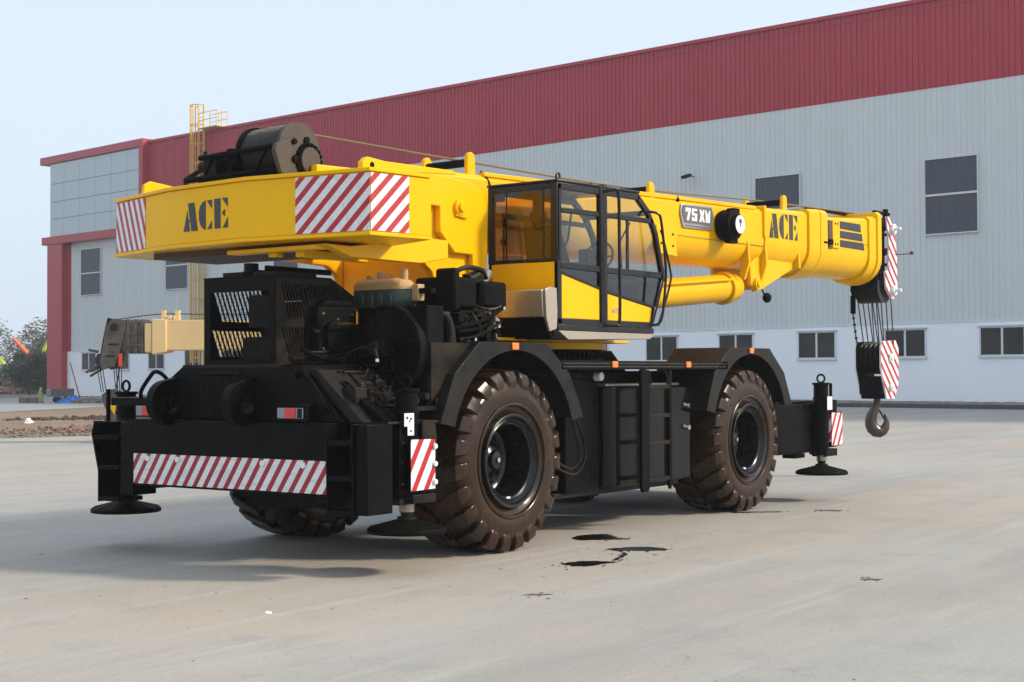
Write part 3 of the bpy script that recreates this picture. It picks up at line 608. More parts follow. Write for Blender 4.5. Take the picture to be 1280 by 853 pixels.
# wheels
def make_wheel(side):
    w = empty('wheel', C)
    mb = MB(); s = side
    prof = [(-.30, .42), (-.335, .46), (-.375, .55), (-.395, .63), (-.375, .75), (-.345, .80), (-.29, .835), (-.15, .85), (0, .855), (.15, .85), (.29, .835), (.345, .80), (.375, .75), (.395, .63), (.375, .55), (.335, .46), (.30, .42)]
    mb.lathe(prof, (0, 0, 0), 'y', 72)
    # raised bead ring on the sidewall
    for q in (-1, 1): mb.lathe([(q * .362, .530), (q * .392, .540), (q * .400, .555), (q * .388, .572)], (0, 0, 0), 'y', 72)
    for q in (-1, 1):
        for k in range(84):
            a = 2 * math.pi * k / 84 + .01; r0, r1 = (.655, .69) if k % 7 else (.64, .70); ca, sa = math.cos(a), math.sin(a); ww = .006
            mb.add([(r * ca - e * ww * sa, q * (.3835 + h), r * sa + e * ww * ca) for r in (r0, r1) for e in (-1, 1) for h in (-.004, .0045)], [(0, 1, 3, 2), (4, 6, 7, 5), (0, 4, 5, 1), (2, 3, 7, 6), (1, 5, 7, 3)])
    nl = 23
    path = [(.372, .70, .0, .052), (.392, .755, .0, .072), (.386, .82, .004, .084), (.352, .885, .012, .086), (.27, .902, .028, .080), (.14, .908, .075, .074), (.03, .91, .125, .066)]
    inner = [(.36, .69), (.37, .74), (.35, .79), (.32, .815), (.25, .82), (.13, .83), (.03, .835)]
    for q in (-1, 1):
        for k in range(nl):
            base = 2 * math.pi * (k + (.5 if q > 0 else 0)) / nl; vs = []
            for (y, r, sh, hw), (yi, ri) in zip(path, inner):
                # the chevrons lean one way on both halves
                for (yy, rr, g) in ((yi, ri, 1.25), (y, r, 1.0)):
                    for e in (-1, 1):
                        th = base + sh * 1.6 + e * hw * g
                        vs.append((rr * math.cos(th), q * yy, rr * math.sin(th)))
            n = len(path); fs = []
            for i in range(n - 1):
                a, b = 4 * i, 4 * (i + 1)
                fs += [(a + 2, a + 3, b + 3, b + 2), (a, a + 2, b + 2, b), (a + 3, a + 1, b + 1, b + 3)]
            fs += [(0, 1, 3, 2), (4 * n - 4, 4 * n - 2, 4 * n - 1, 4 * n - 3)]
            mb.add(vs, fs)
    mb.build('tyre', 'rubber', w, bevel=.014, smooth=30, seg=2)
    rm = MB(); o = side  # outer side direction in y
    pr = [(.335, .470), (.385, .462), (.390, .450), (.385, .435), (.35, .425), (.33, .405), (.335, .385), (.345, .375), (.335, .36), (.30, .35), (.24, .345), (.05, .335), (.03, .31), (.02, .20), (.03, .195)]
    rm.lathe([(o * t, r) for t, r in pr], (0, 0, 0), 'y', 64)
    rm.lathe([(-o * .33, .47), (-o * .36, .44), (-o * .2, .35), (-o * .1, .0)], (0, 0, 0), 'y', 48)
    rm.build('rim', 'rim', w)
    hb = MB(); hb.lathe([(o * .0, .22), (o * .07, .20), (o * .08, .16), (o * .13, .14), (o * .15, .10), (o * .19, .085), (o * .20, .0)], (0, 0, 0), 'y', 32)
    for k in range(12):
        a = k * math.pi / 6; hb.cyl((.255 * math.cos(a), o * .02, .255 * math.sin(a)), (.255 * math.cos(a), o * .055, .255 * math.sin(a)), .016, n=6)
    hb.build('hub', 'rim', w)
    MB().lathe([(o * .201, .028), (o * .215, .024), (o * .217, 0)], (0, 0, 0), 'y', 16).build('hub_cap', 'chrome', w)
    MB().box(-.03, .03, min(o * .334, o * .346), max(o * .334, o * .346), -.372, -.352).build('valve_plate', 'white', w)
    return w
wr = make_wheel(-1); wl = make_wheel(1)
wr.location = (0, -1.215, TR); wr.rotation_euler = (0, R(4), 0); wl.location = (0, 1.215, TR)
clone(wr, C, (WB, -1.215, TR), (0, R(11), 0)); clone(wl, C, (WB, 1.215, TR), (0, R(6), 0))
ax = MB()
for x in (0, WB):
    ax.cyl((x, -.86, TR), (x, .86, TR), .14, n=16); ax.lathe([(-.3, .1), (-.2, .28), (0, .34), (.2, .28), (.3, .1)], (x, 0, TR), 'x', 20)
ax.cyl((0, 0, TR), (WB, 0, 1.0), .06)
ax.build('axle', 'blackm', C)

# frame and bodywork
fr = MB().box(-2.0, 6.9, -.52, .52, .85, 1.45).box(-1.95, -.75, -.7, .7, 1.45, 1.78)
fr.box(.9, 4.4, -.86, .86, 1.0, 1.78).box(1.0, 4.2, .9, 1.45, .5, 1.7)
fr.build('chassis_frame', 'black', C, bevel=.015)
MB().prism([(.53, .95), (.62, .85), (.62, .60), (.30, .48), (-.30, .48), (-.62, .6), (-.62, .95)], 'x', -1.6, -1.1).build('axle_guard', 'black', C, bevel=.01)
# deck between the fenders with a punched side channel
dk = MB().box(.86, 4.55, -1.58, 1.58, 1.80, 1.885).box(.86, 4.55, -1.60, -1.581, 1.795, 1.889).box(.86, 4.55, 1.581, 1.60, 1.795, 1.889)
dk = dk.build('deck', 'black', C, bevel=.004)
bp = MB()
for i in range(84):
    for j in range(2):
        x = .90 + i * .0436 + j * .02
        if x < 4.5: bp.cbox((x, -1.603, 1.826 + j * .035), .018, .005, .008, Matrix.Rotation(R(-35), 3, 'Y'))
bp.build('tread_pimples', 'steel', dk, smooth=0)
# fenders
OUT = [(-1.14, 1.30), (-.93, 1.75), (-.53, 2.065), (.59, 2.065), (1.02, 1.75), (1.27, 1.30)]
M['fendermetal'] = mat('weathered_black_fender', (.010, .0095, .009), .40, rvar=.15, nscale=4, noise=.7, c2=(.022, .019, .016), bump=.05, ior=1.25)
def fender(x0, side):
    s = side; inn = [(.07 - 1.03 * math.cos(R(a)), .985 + 1.0 * math.sin(R(a))) for a in (18, 30, 42, 54, 66, 78, 90, 102, 114, 126, 138, 150, 162)]
    oo = OUT
    # side face as quads between the outer outline and the inner arc
    def on_out(t):
        L = [0]
        for a, b in zip(oo, oo[1:]): L.append(L[-1] + math.hypot(b[0] - a[0], b[1] - a[1]))
        d = t * L[-1]
        for i in range(len(oo) - 1):
            if d <= L[i + 1] + 1e-9: return lerp(oo[i], oo[i + 1], (d - L[i]) / (L[i + 1] - L[i]))
        return oo[-1]
    ts = sorted(set([i / 24 for i in range(25)] + []))
    L = [0]
    for a, b in zip(oo, oo[1:]): L.append(L[-1] + math.hypot(b[0] - a[0], b[1] - a[1]))
    ts = sorted(set([round(i / 24, 4) for i in range(25)] + [round(l / L[-1], 5) for l in L]))
    mb = MB(); vs = []
    for t in ts:
        p = on_out(min(t, 1)); th = R(16 + (164 - 16) * t); q = (.07 - 1.03 * math.cos(th), .985 + 1.0 * math.sin(th))
        vs += [(x0 + p[0], s * 1.60, p[1]), (x0 + q[0], s * 1.60, q[1]), (x0 + q[0], s * 1.575, q[1]), (x0 + p[0], s * .82, p[1]), (x0 + p[0], s * .82, p[1] - .02), (x0 + lerp(p, q, .15)[0], s * 1.575, lerp(p, q, .15)[1])]
    fs = []
    for i in range(len(ts) - 1):
        a, b = 6 * i, 6 * i + 6
        fs += [(a, b, b + 1, a + 1), (a + 1, b + 1, b + 2, a + 2), (a, a + 3, b + 3, b), (a + 3, a + 4, b + 4, b + 3), (a + 2, b + 2, b + 5, a + 5), (a + 5, b + 5, b + 4, a + 4)]
    n = 6 * (len(ts) - 1); fs += [(0, 1, 2, 5, 4, 3), (n, n + 3, n + 4, n + 5, n + 2, n + 1)]
    return mb.add(vs, fs).build('fender', 'fendermetal', C, bevel=.004, smooth=25)
for x0 in (0, WB):
    for s in (-1, 1): fender(x0, s)
# low inner walls behind the fenders' arches
MB().box(-1.9, -1.13, -1.1, 1.1, 1.45, 1.79).build('rear_deck', 'black', C, bevel=.01)
MB().prism([(-1.15, 1.5), (-.53, 2.0), (-.53, 2.05), (-1.15, 2.05)], 'y', -1.5, -.9).build('fender_gusset', 'dusty', C)
def marker(x, y0, z, parent=C): return MB().box(x - .055, x + .055, y0 - .022, y0, z - .035, z + .035).build('marker_lamp', 'orange', parent, bevel=.008)
marker(.03, -1.6, 2.025); marker(WB + .05, -1.6, 2.03); marker(1.88, -1.605, 1.85); marker(3.52, -1.605, 1.85)

# fuel tank, tool locker and ladder on the right flank
tk = MB()
def rrect(x0, x1, y0, y1, r, n=6):
    P = []
    for cx, cy, a in ((x1 - r, y0 + r, -90), (x1 - r, y1 - r, 0), (x0 + r, y1 - r, 90), (x0 + r, y0 + r, 180)): P += arc(cx, cy, r, a, a + 90, n)
    return P
tk.prism(rrect(2.14, 3.92, -1.38, -.85, .16), 'z', .48, 1.60)
M['tankblack'] = mat('gloss_black_tank', (.004, .0045, .005), .16, rvar=.06, nscale=1.5, ior=1.3)
tk.build('fuel_tank', 'tankblack', C, bevel=.012)
MB().box(2.20, 3.86, -1.30, -.9, 1.602, 1.64).build('tank_top_plate', 'alu', C, bevel=.01)
MB().box(3.42, 3.90, -1.42, -1.385, .50, 1.585).build('tank_strap_plate', 'tankblack', C, bevel=.006)
MB().box(1.45, 2.12, -1.25, -.85, .46, 1.70).build('tool_locker', 'black', C, bevel=.012)
MB().box(1.30, 4.0, -1.20, -.9, .40, .46).build('tank_cradle', 'dusty', C, bevel=.01)
for z in (1.10, 1.36): MB().cyl((3.80, -1.42, z), (3.80, -1.47, z), .03, n=10).cyl((3.77, -1.43, z + .01), (3.72, -1.45, z + .02), .02, n=8).build('tank_cap', 'chrome', C)
MB().cyl((2.02, -1.27, 1.72), (2.02, -1.36, 1.72), .05).build('filler_cap', 'white', C, bevel=.008)
ld = MB()
for x in (2.44, 3.06):
    w = .17 if x < 2.5 else .055
    pts = rrect(x, x + w, .42, 1.80, .05, 4) if False else [(x, .47), (x + .03, .42), (x + w - .03, .42), (x + w, .47), (x + w, 1.79), (x, 1.79)]
    ld.prism(pts, 'y', -1.62, -1.58)
ld = ld.build('ladder', 'black', C, bevel=.006)
for z in (.55, .96, 1.27, 1.60): MB().box(2.61, 3.06, -1.62, -1.52, z - .022, z + .022).build('step', 'dusty', ld, bevel=.004)

# hand loop rails at the ladder head
MB().tube([(2.66, -1.60, 1.55), (2.66, -1.60, 1.72), (2.64, -1.56, 1.78), (2.60, -1.50, 1.79)], .012, 6).build('grab_rail', 'dusty', C)
MB().tube([(3.05, -1.60, 1.55), (3.05, -1.60, 1.72), (3.03, -1.56, 1.78), (2.98, -1.50, 1.79)], .012, 6).build('grab_rail', 'dusty', C)
# loose hydraulic hoses behind the near wheel
h = MB()
h.tube([(1.20, -1.5, 1.28), (1.34, -1.48, 1.05), (1.42, -1.46, .86), (1.30, -1.42, .74), (1.10, -1.38, .82)], .018, 6)
h.tube([(1.28, -1.5, 1.28), (1.46, -1.48, 1.05), (1.50, -1.46, .82), (1.36, -1.42, .68), (1.1, -1.36, .76)], .016, 6)
h.build('hydraulic_hose', 'dusty', C)
v = MB().box(1.36, 1.72, -1.16, -1.0, 1.48, 1.72)
for i in range(6): v.cyl((1.40 + i * .055, -1.16, 1.50 + .03 * (i % 3)), (1.40 + i * .055, -1.24, 1.50 + .03 * (i % 3)), .018, n=8)
v.build('valve_block', 'dusty', C, bevel=.008)

# ---- rear frame: bumper beam, steps, outriggers
MB().box(-2.37, -2.0, -1.335, 1.20, .70, 1.335).build('rear_bumper', 'black', C, bevel=.01)
panel('bumper_stripes', (-2.37, 1.19, .722), (-2.37, -1.328, .722), (-2.37, -1.328, 1.008), (-2.37, 1.19, 1.008), 'st_bumper', C, .006)
for y in (.98, .56, -.56, -1.06): MB().cyl((-2.374, y, .965), (-2.395, y, .965), .028, n=12).build('bumper_bolt', 'white', C, bevel=.004)
def step_frame(y0, y1, zb):
    t = MB()
    prof = [(-2.40, 1.335), (-2.42, 1.20), (-2.40, .9), (-2.40, zb), (-2.12, zb), (-2.08, .7), (-2.08, 1.335)]
    t.prism(prof, 'y', y0, y0 + .02); t.prism(prof, 'y', y1 - .02, y1)
    t.box(-2.12, -2.10, y0 + .02, y1 - .02, .72, 1.33)
    o = t.build('step_frame', 'black', C, bevel=.004)
    for z in (.57, .865, 1.165):
        if z > zb: MB().box(-2.40, -2.13, y0 + .021, y1 - .021, z - .022, z + .022).build('step', 'black', o, bevel=.006)
    return o
step_frame(-1.66, -1.345, .55)
MB().box(-2.38, -2.05, -1.80, -1.665, .56, 1.33).build('step_side_plate', 'black', C, bevel=.008)
# left steps
t = MB(); prof = [(1.45, 1.31), (1.78, 1.31), (1.82, 1.18), (1.72, .82), (1.72, .52), (1.45, .52)]
t.prism([(1.78, 1.31), (1.82, 1.18), (1.72, .82), (1.72, .52), (1.70, .52), (1.70, .82), (1.795, 1.18), (1.76, 1.31)], 'x', -2.38, -2.05)
t.box(-2.07, -2.05, 1.40, 1.72, .60, 1.31).box(-2.38, -2.05, 1.405, 1.79, 1.29, 1.31)
lo = t.build('step_frame', 'black', C, bevel=.004)
for z, y in ((.55, 1.70), (.86, 1.70), (1.15, 1.79)): MB().box(-2.38, -2.08, 1.405, y, z - .022, z + .022).build('step', 'black', lo, bevel=.006)
MB().cyl((-2.30, 1.66, 1.31), (-2.30, 1.66, 1.62), .022).build('post', 'black', C)
# outrigger beam boxes and jacks
def jack(x, y, zt, rise=.36, r=.10, label=None, scale=1.0):
    j = empty('outrigger_jack', C, (x, y, 0))
    MB().cyl((0, 0, .62), (0, 0, zt), r, n=28).cyl((0, 0, zt), (0, 0, zt + .03), r + .02, n=28).cyl((0, 0, zt - .2), (0, 0, zt - .17), r + .012, n=28).build('jack_cylinder', 'black', j, bevel=.005)
    MB().tube([(.0, -.055 * math.cos(R(a)), zt + .085 + .055 * math.sin(R(a))) for a in range(0, 360, 24)], .014, 6, closed=True).build('lifting_eye', 'black', j)
    MB().cyl((0, 0, .54), (0, 0, .64), .068, n=20).build('jack_rod', 'steel', j, bevel=.004)
    MB().lathe([(.50, .0), (.50, .05), (.545, .06), (.56, .06), (.56, 0)], (0, 0, 0), 'z', 20).cyl((0, 0, .46), (0, 0, .50), .085, n=20).build('jack_collar', 'dusty', j)
    pd = MB().lathe([(rise, 0), (rise, .35 * scale), (rise + .028, .355 * scale), (rise + .045, .34 * scale), (rise + .115, .10), (rise + .115, 0)], (0, 0, 0), 'z', 40)
    for k in range(12):
        a = k * math.pi / 6; ca, sa = math.cos(a), math.sin(a)
        pd.prism([(0.08, rise + .118), (.335 * scale, rise + .054), (.335 * scale, rise + .04), (.08, rise + .10)], 'y', -.006, .006)
        n = len(pd.v)
        for i in range(n - 8, n):
            xx, yy, zz = pd.v[i]; pd.v[i] = (xx * ca - yy * sa, xx * sa + yy * ca, zz)
    pd.build('jack_pad', 'blackm', j, smooth=25)
    return j
jr = jack(-1.72, -1.68, 1.60)
MB().prism([(-1.84, -1.30), (-1.90, -1.42), (-1.95, -1.56), (-1.90, -1.755), (-1.45, -1.755), (-1.45, -1.30)], 'z', .665, 1.325).build('outrigger_beam', 'black', C, bevel=.012)
MB().prism([(-1.87, -1.40), (-1.93, -1.53), (-1.89, -1.74), (-1.50, -1.74), (-1.50, -1.40)], 'z', .61, .663).build('beam_base', 'dusty', C, bevel=.006)
bh = MB()
for z in (.78, 1.22): bh.cyl((-1.952, -1.585, z), (-1.962, -1.587, z), .012, n=6)
for z in (.80, .98, 1.16): bh.cyl((-1.895, -1.77, z), (-1.90, -1.79, z), .012, n=6)
bh.build('bolt_heads', 'dusty', C)
MB().prism([(-1.64, .70), (-1.46, .72), (-1.44, 1.20), (-1.47, 1.345), (-1.64, 1.35)], 'y', -1.80, -1.775).build('stripe_bracket', 'dusty', C, bevel=.004)
MB().box(-1.85, -1.505, -1.829, -1.805, .725, 1.19).build('stripe_backing', 'black', C)
panel('outrigger_stripes', (-1.845, -1.83, .735), (-1.51, -1.83, .74), (-1.51, -1.83, 1.18), (-1.845, -1.83, 1.185), 'st_side', C, .004)
for z in (.80, .96, 1.115): MB().cyl((-1.525, -1.836, z), (-1.525, -1.86, z), .024, n=12).build('reflector', 'white', C, bevel=.004)
MB().box(-1.80, -1.48, -1.82, -1.66, .62, .70).build('bracket_foot', 'dusty', C, bevel=.006)
panel('warning_decal', (-1.885, -1.79, 1.30), (-1.755, -1.79, 1.30), (-1.755, -1.79, 1.415), (-1.885, -1.79, 1.415), 'white', C, .004)
panel('warning_decal', (-1.84, -1.79, 1.22), (-1.755, -1.79, 1.22), (-1.755, -1.79, 1.298), (-1.84, -1.79, 1.298), 'white', C, .004)
ds = MB()
for x, z, r in ((-1.85, 1.375, .013), (-1.80, 1.365, .012), (-1.82, 1.345, .008), (-1.80, 1.26, .010)): ds.cyl((x, -1.797, z), (x, -1.80, z), r, n=8)
ds.build('decal_symbol', 'logo', C)
jl = jack(-1.80, 2.0, 1.56)
MB().box(-1.95, -1.52, 1.5, 2.17, .62, 1.31).build('outrigger_beam', 'black', C, bevel=.012)
# tall column seen at the left of the bumper with its own jack plate
MB().box(-2.365, -2.08, 1.205, 1.40, .60, 1.31).build('left_column', 'black', C, bevel=.01)

# sloped rear body above the bumper
BD = [(.62, 1.845), (.98, 1.62), (1.02, 1.34), (-1.42, 1.34), (-.90, 1.845)]
MB().prism(BD, 'x', -2.26, -1.2).build('rear_body', 'black', C, bevel=.012)
MB().box(-2.262, -2.2, -.66, .62, 1.825, 1.852).build('body_trim', 'dusty', C)
MB().prism([(-.905, 1.80), (-1.05, 1.80), (-1.60, 1.34), (-1.44, 1.34)], 'x', -2.20, -1.45).build('slope_plate', 'fendermetal', C, bevel=.006)
MB().prism([(-1.12, 1.70), (-1.18, 1.70), (-1.74, 1.345), (-1.64, 1.345)], 'x', -2.05, -1.95).build('slope_rib', 'black', C, bevel=.004)
for xx in (-1.85, -1.62): MB().prism([(-.95, 1.80), (-1.06, 1.80), (-1.62, 1.36), (-1.55, 1.34)], 'x', xx, xx + .03).build('slope_rib', 'black', C, bevel=.004)
MB().box(-2.05, -1.35, -1.75, -1.40, 1.32, 1.342).build('slope_plate', 'fendermetal', C, bevel=.006)
MB().box(-2.10, -1.95, -1.42, -1.16, 1.50, 1.64).build('hinge_block', 'dusty', C, bevel=.01)
MB().box(-2.28, -2.262, -.26, .36, 1.36, 1.76).build('grille_recess', 'blackm', C)
gr = MB()
for i in range(13): gr.box(-2.29, -2.282, -.24 + .049 * i, -.235 + .049 * i, 1.37, 1.75)
for i in range(8): gr.box(-2.290, -2.282, -.25, .35, 1.38 + .05 * i, 1.385 + .05 * i)
gr.build('grille_mesh', 'dusty', C, smooth=0)
MB().tube([(-2.28, .34, 1.77), (-2.29, -.18, 1.77)], .018, 6).build('grille_bar', 'black', C)
def lug(y):
    P = [(-1.98, 1.30), (-1.98, 1.80), (-2.15, 1.76)] + [(-2.38 + .21 * math.cos(R(a)), 1.50 + .21 * math.sin(R(a))) for a in range(110, 251, 14)] + [(-2.3, 1.27)]
    hole = [(-2.36 + .075 * math.cos(R(a)), 1.47 + .075 * math.sin(R(a))) for a in range(0, 360, 20)]
    # plate with a hole, tessellated
    loops = [[Vector((x, z, 0)) for x, z in P], [Vector((x, z, 0)) for x, z in hole]]
    tris = geometry.tessellate_polygon(loops); pts = [p for l in loops for p in l]; n = len(pts); th = .05
    mb = MB(); vs = [(p.x, y - th, p.y) for p in pts] + [(p.x, y + th, p.y) for p in pts]
    fs = [tuple(t) for t in tris] + [tuple(i + n for i in t)[::-1] for t in tris]
    a = 0
    for l in loops:
        k = len(l)
        for i in range(k): fs.append((a + i, a + (i + 1) % k, a + (i + 1) % k + n, a + i + n))
        a += k
    mb.add(vs, fs); mb.lathe([(-.056, .075), (-.056, .09), (.056, .09), (.056, .075)], (-2.36, y, 1.47), 'y', 24, closed=True)
    mb.box(-2.0, -1.96, y - .12, y + .12, 1.28, 1.82)
    return mb.build('tow_lug', 'black', C, bevel=.008, smooth=30)
lug(-.30); lug(.72)
for y0, y1 in ((-1.08, -.73), (.82, 1.16)):
    tl = MB().box(-2.375, -2.27, y0, y1, 1.36 if y0 > 0 else 1.345, 1.50).build('tail_light', 'blackm', C, bevel=.008)
    MB().box(-2.392, -2.376, y0 + .02, y1 - .02, 1.37, 1.465).build('lens', 'clear', tl, bevel=.006)
    MB().box(-2.402, -2.393, y0 + .10, y1 - .12, 1.372, 1.463).build('red_lens', 'redlens', tl, bevel=.006)
    for k in range(5):
        MB().box(-2.398, -2.392, y0 + .025 + (k % 3) * .02, y0 + .035 + (k % 3) * .02, 1.375 + .0, 1.46).build('lens_rib', 'blackm', tl)
for pts in ([(-2.26, 1.20, 1.50), (-2.32, 1.15, 1.60), (-2.32, 1.0, 1.76), (-2.32, .93, 1.79), (-2.3, .86, 1.76), (-2.24, .85, 1.70)], [(-2.24, -.86, 1.72), (-2.32, -.92, 1.78), (-2.32, -1.0, 1.78), (-2.32, -1.16, 1.62), (-2.32, -1.24, 1.50), (-2.24, -1.24, 1.42)]):
    MB().tube(pts, .020, 8).build('grab_handle', 'black', C)
MB().box(-2.3, -1.9, 1.0, 1.62, 1.46, 1.54).build('left_shelf', 'black', C, bevel=.01)

# ---- engine hood with slotted sides
H0, H1, HY0, HY1, HZ0, HZ1 = -2.10, -1.02, -.435, .505, 1.853, 2.665
def sheet_with_holes(outer, holes, tof, name, mt, parent, th=.006):
    loops = [[Vector((a, b, 0)) for a, b in outer]] + [[Vector((a, b, 0)) for a, b in h] for h in holes]
    tris = geometry.tessellate_polygon(loops); pts = [p for l in loops for p in l]; n = len(pts)
    vs = [tof(p.x, p.y, 0) for p in pts] + [tof(p.x, p.y, th) for p in pts]
    fs = [tuple(t) for t in tris] + [tuple(i + n for i in t)[::-1] for t in tris]; a = 0
    for l in loops:
        k = len(l)
        for i in range(k): fs.append((a + i, a + (i + 1) % k, a + (i + 1) % k + n, a + i + n))
        a += k
    return MB().add(vs, fs).build(name, mt, parent, smooth=0)
def slots(x0, x1, z0, z1, n, lean, w=.022):
    # slanted slots inside a band
    out = []
    for i in range(n):
        xb = x0 + (x1 - x0) * i / max(1, n - 1)
        out.append([(xb + lean, z0), (xb + lean + w, z0), (xb + w, z1), (xb, z1)])
    return out
sideP = [(H0, HZ0), (H1, HZ0), (H1, 2.50), (-1.36, HZ1), (H0, HZ1)]
def shift(h): return h
HS = slots(-2.02, -1.74, 2.27, 2.60, 8, .10) + slots(-2.02, -1.74, 1.93, 2.20, 8, .10) + slots(-1.69, -1.30, 2.46, 2.60, 11, .045) + slots(-1.14, -1.10, 2.32, 2.46, 2, .04) + slots(-1.15, -1.09, 2.08, 2.22, 2, .04) + slots(-1.15, -1.09, 1.90, 2.02, 2, .04)
HS = [h for h in HS if all(b < 2.62 for a, b in h)]
hr = sheet_with_holes(sideP, HS, lambda a, b, t: (a, HY0 + t, b), 'hood_side', 'dusty', C)
HSL = [[(a + .02, b) for a, b in h] for h in (slots(-2.02, -1.42, 2.27, 2.60, 12, .13, .034) + slots(-2.02, -1.42, 1.93, 2.18, 12, .10, .034))]
HSL = [h for h in HSL if all(b < 2.62 and a < -1.06 and not (b > 2.66 - .45 * (a + 1.36) - .03 and a > -1.36) for a, b in h)]
sheet_with_holes(sideP, HSL, lambda a, b, t: (a, HY1 - t, b), 'hood_side', 'black', C)
sheet_with_holes([(HY0, HZ0), (HY1, HZ0), (HY1, HZ1), (HY0, HZ1)], [[(-.355, 1.90), (.42, 1.90), (.42, 2.535), (-.355, 2.535)]], lambda a, b, t: (H0 - .002 + t, a, b), 'hood_rear_frame', 'black', C, .012)
wm = MB()
for i in range(24):
    y = -.355 + .775 * i / 23; wm.box(H0 + .012, H0 + .015, y - .0014, y + .0014, 1.90, 2.535)
for i in range(20):
    z = 1.90 + .635 * i / 19; wm.box(H0 + .016, H0 + .019, -.355, .42, z - .0014, z + .0014)
wm.build('wire_mesh', 'blackm', C, smooth=0)
MB().prism([(H0 - .004, HZ1 - .004), (-1.36, HZ1 - .004), (H1, 2.497), (H1, 2.51), (-1.355, HZ1 + .012), (H0 - .004, HZ1 + .012)], 'y', HY0 - .004, HY1 + .004).build('hood_top', 'black', C, bevel=.003)
# what shows inside the hood: engine block, radiator core and pipes
ib = MB().box(-1.75, -1.15, -.30, .30, 1.86, 2.12).box(-1.35, -1.1, -.38, -.05, 2.12, 2.5).box(-1.7, -1.2, -.12, .12, 2.12, 2.24)
for i in range(5): ib.cyl((-1.70 + .11 * i, .30, 2.0), (-1.70 + .11 * i, .36, 2.06), .03, n=8)
ib.cyl((-1.8, -.36, 2.25), (-1.2, -.36, 2.25), .04)
ib.build('engine', 'dusty', C, bevel=.01)
MB().box(-2.03, -1.99, -.34, .06, 1.88, 2.10).box(-2.03, -2.0, -.34, -.02, 2.2, 2.5).build('cooler_core', 'dusty', C, bevel=.004)
MB().box(H1 - .012, H1 - .004, HY0 + .01, HY1 - .01, HZ0, 2.49).build('hood_bulkhead', 'blackm', C)
# lid pieces on the hood
tp = MB().box(-2.0, -1.45, -.34, -.05, 2.68, 2.72).box(-1.96, -1.9, .10, .40, 2.68, 2.73).box(-2.02, -1.5, .05, .12, 2.68, 2.71)
tp.prism([(-2.0, 2.68), (-1.75, 2.76), (-1.4, 2.76), (-1.3, 2.68)], 'y', .12, .32)
tp.cyl((-1.8, .18, 2.70), (-1.8, .18, 2.82), .07, n=16).tube([(-1.7, .1, 2.78), (-1.4, -.1, 2.76), (-1.2, -.3, 2.74)], .028, 8)
tp.build('hood_fittings', 'dusty', C, bevel=.004)
# exhaust box and duct on the hood flank
dx = MB(); dx.box(-1.66, -1.12, -.56, -.44, 1.93, 2.40); dx.prism([(-1.60, 2.40), (-1.55, 2.46), (-1.2, 2.46), (-1.12, 2.40)], 'y', -.55, -.44)
dx.build('exhaust_box', 'blackm', C, bevel=.02)
MB().prism(rrect(-1.58, -1.16, 1.95, 2.26, .09, 4), 'y', -.62, -.56).build('exhaust_cover', 'blackm', C, bevel=.02)
pt = MB()
for i, z in enumerate((1.90, 1.94, 1.98)): pt.tube([(-1.75, -.50 - .02 * i, z - .02), (-1.45, -.60, z), (-1.15, -.66, z + .08), (-1.02, -.62, z + .3), (-1.0, -.58, 2.35)], .016, 6)
pt.build('hydraulic_hose', 'dusty', C)
bl = MB()
for x, z in ((-1.60, 2.33), (-1.60, 2.0), (-1.2, 2.33), (-1.2, 2.02), (-1.4, 2.28)): bl.cyl((x, -.56, z), (x, -.575, z), .014, n=6)
bl.build('bolt_heads', 'steel', C)

# ---- cooler with big fan, facing rearwards on the right
RX = -1.15
MB().box(RX, RX + .24, -1.46, -.60, 1.46, 2.395).build('radiator', 'black', C, bevel=.008)
MB().box(RX - .012, RX - .002, -1.45, -.61, 1.47, 2.385).build('fan_shroud', 'blackm', C)
fs_ = MB(); FC = (RX - .02, -1.04, 1.98)
for r0 in (.425,): fs_.lathe([(-.09, r0 - .006), (-.09, r0), (0, r0 + .004), (.01, r0 - .004)], FC, 'x', 48)
fs_.build('fan_ring', 'blackm', C)
fg = MB()
for k in range(20):
    a = R(18 * k + 4); fg.tube([(FC[0] - .10, FC[1] + .07 * math.cos(a), FC[2] + .07 * math.sin(a)), (FC[0] - .115, FC[1] + .25 * math.cos(a), FC[2] + .25 * math.sin(a)), (FC[0] - .10, FC[1] + .42 * math.cos(a), FC[2] + .42 * math.sin(a))], .0035, 4)
for rr in (.12, .17, .22, .27, .32, .37, .41): fg.tube([(FC[0] - .108, FC[1] + rr * math.cos(R(a)), FC[2] + rr * math.sin(R(a))) for a in range(0, 360, 10)], .0028, 4, closed=True)
fg.build('fan_guard', 'dusty', C)
fb = empty('fan', C, FC)
b1 = MB(); 
b1.add([(-.02, -.03, .08), (-.06, .05, .08), (-.07, .13, .38), (-.015, -.07, .39), (-.025, -.03, .08), (-.065, .05, .08), (-.075, .13, .38), (-.02, -.07, .39)], [(0, 1, 2, 3), (7, 6, 5, 4), (0, 4, 5, 1), (1, 5, 6, 2), (2, 6, 7, 3), (3, 7, 4, 0)])
bl0 = b1.build('fan_blade', 'black', fb)
for k in range(1, 9): clone(bl0, fb, rot=(R(40 * k), 0, 0))
MB().cyl((-.08, 0, 0), (0, 0, 0), .09, n=24).build('fan_hub', 'blackm', fb, bevel=.01)
mo = MB().box(FC[0] - .22, FC[0] - .11, FC[1] - .09, FC[1] + .04, FC[2] - .06, FC[2] + .10).cyl((FC[0] - .28, FC[1], FC[2] + .02), (FC[0] - .1, FC[1], FC[2] + .02), .055)
mo.tube([(FC[0] - .27, FC[1], FC[2] + .02), (FC[0] - .30, FC[1] - .05, FC[2]), (FC[0] - .30, FC[1] - .08, FC[2] - .08)], .02, 8)
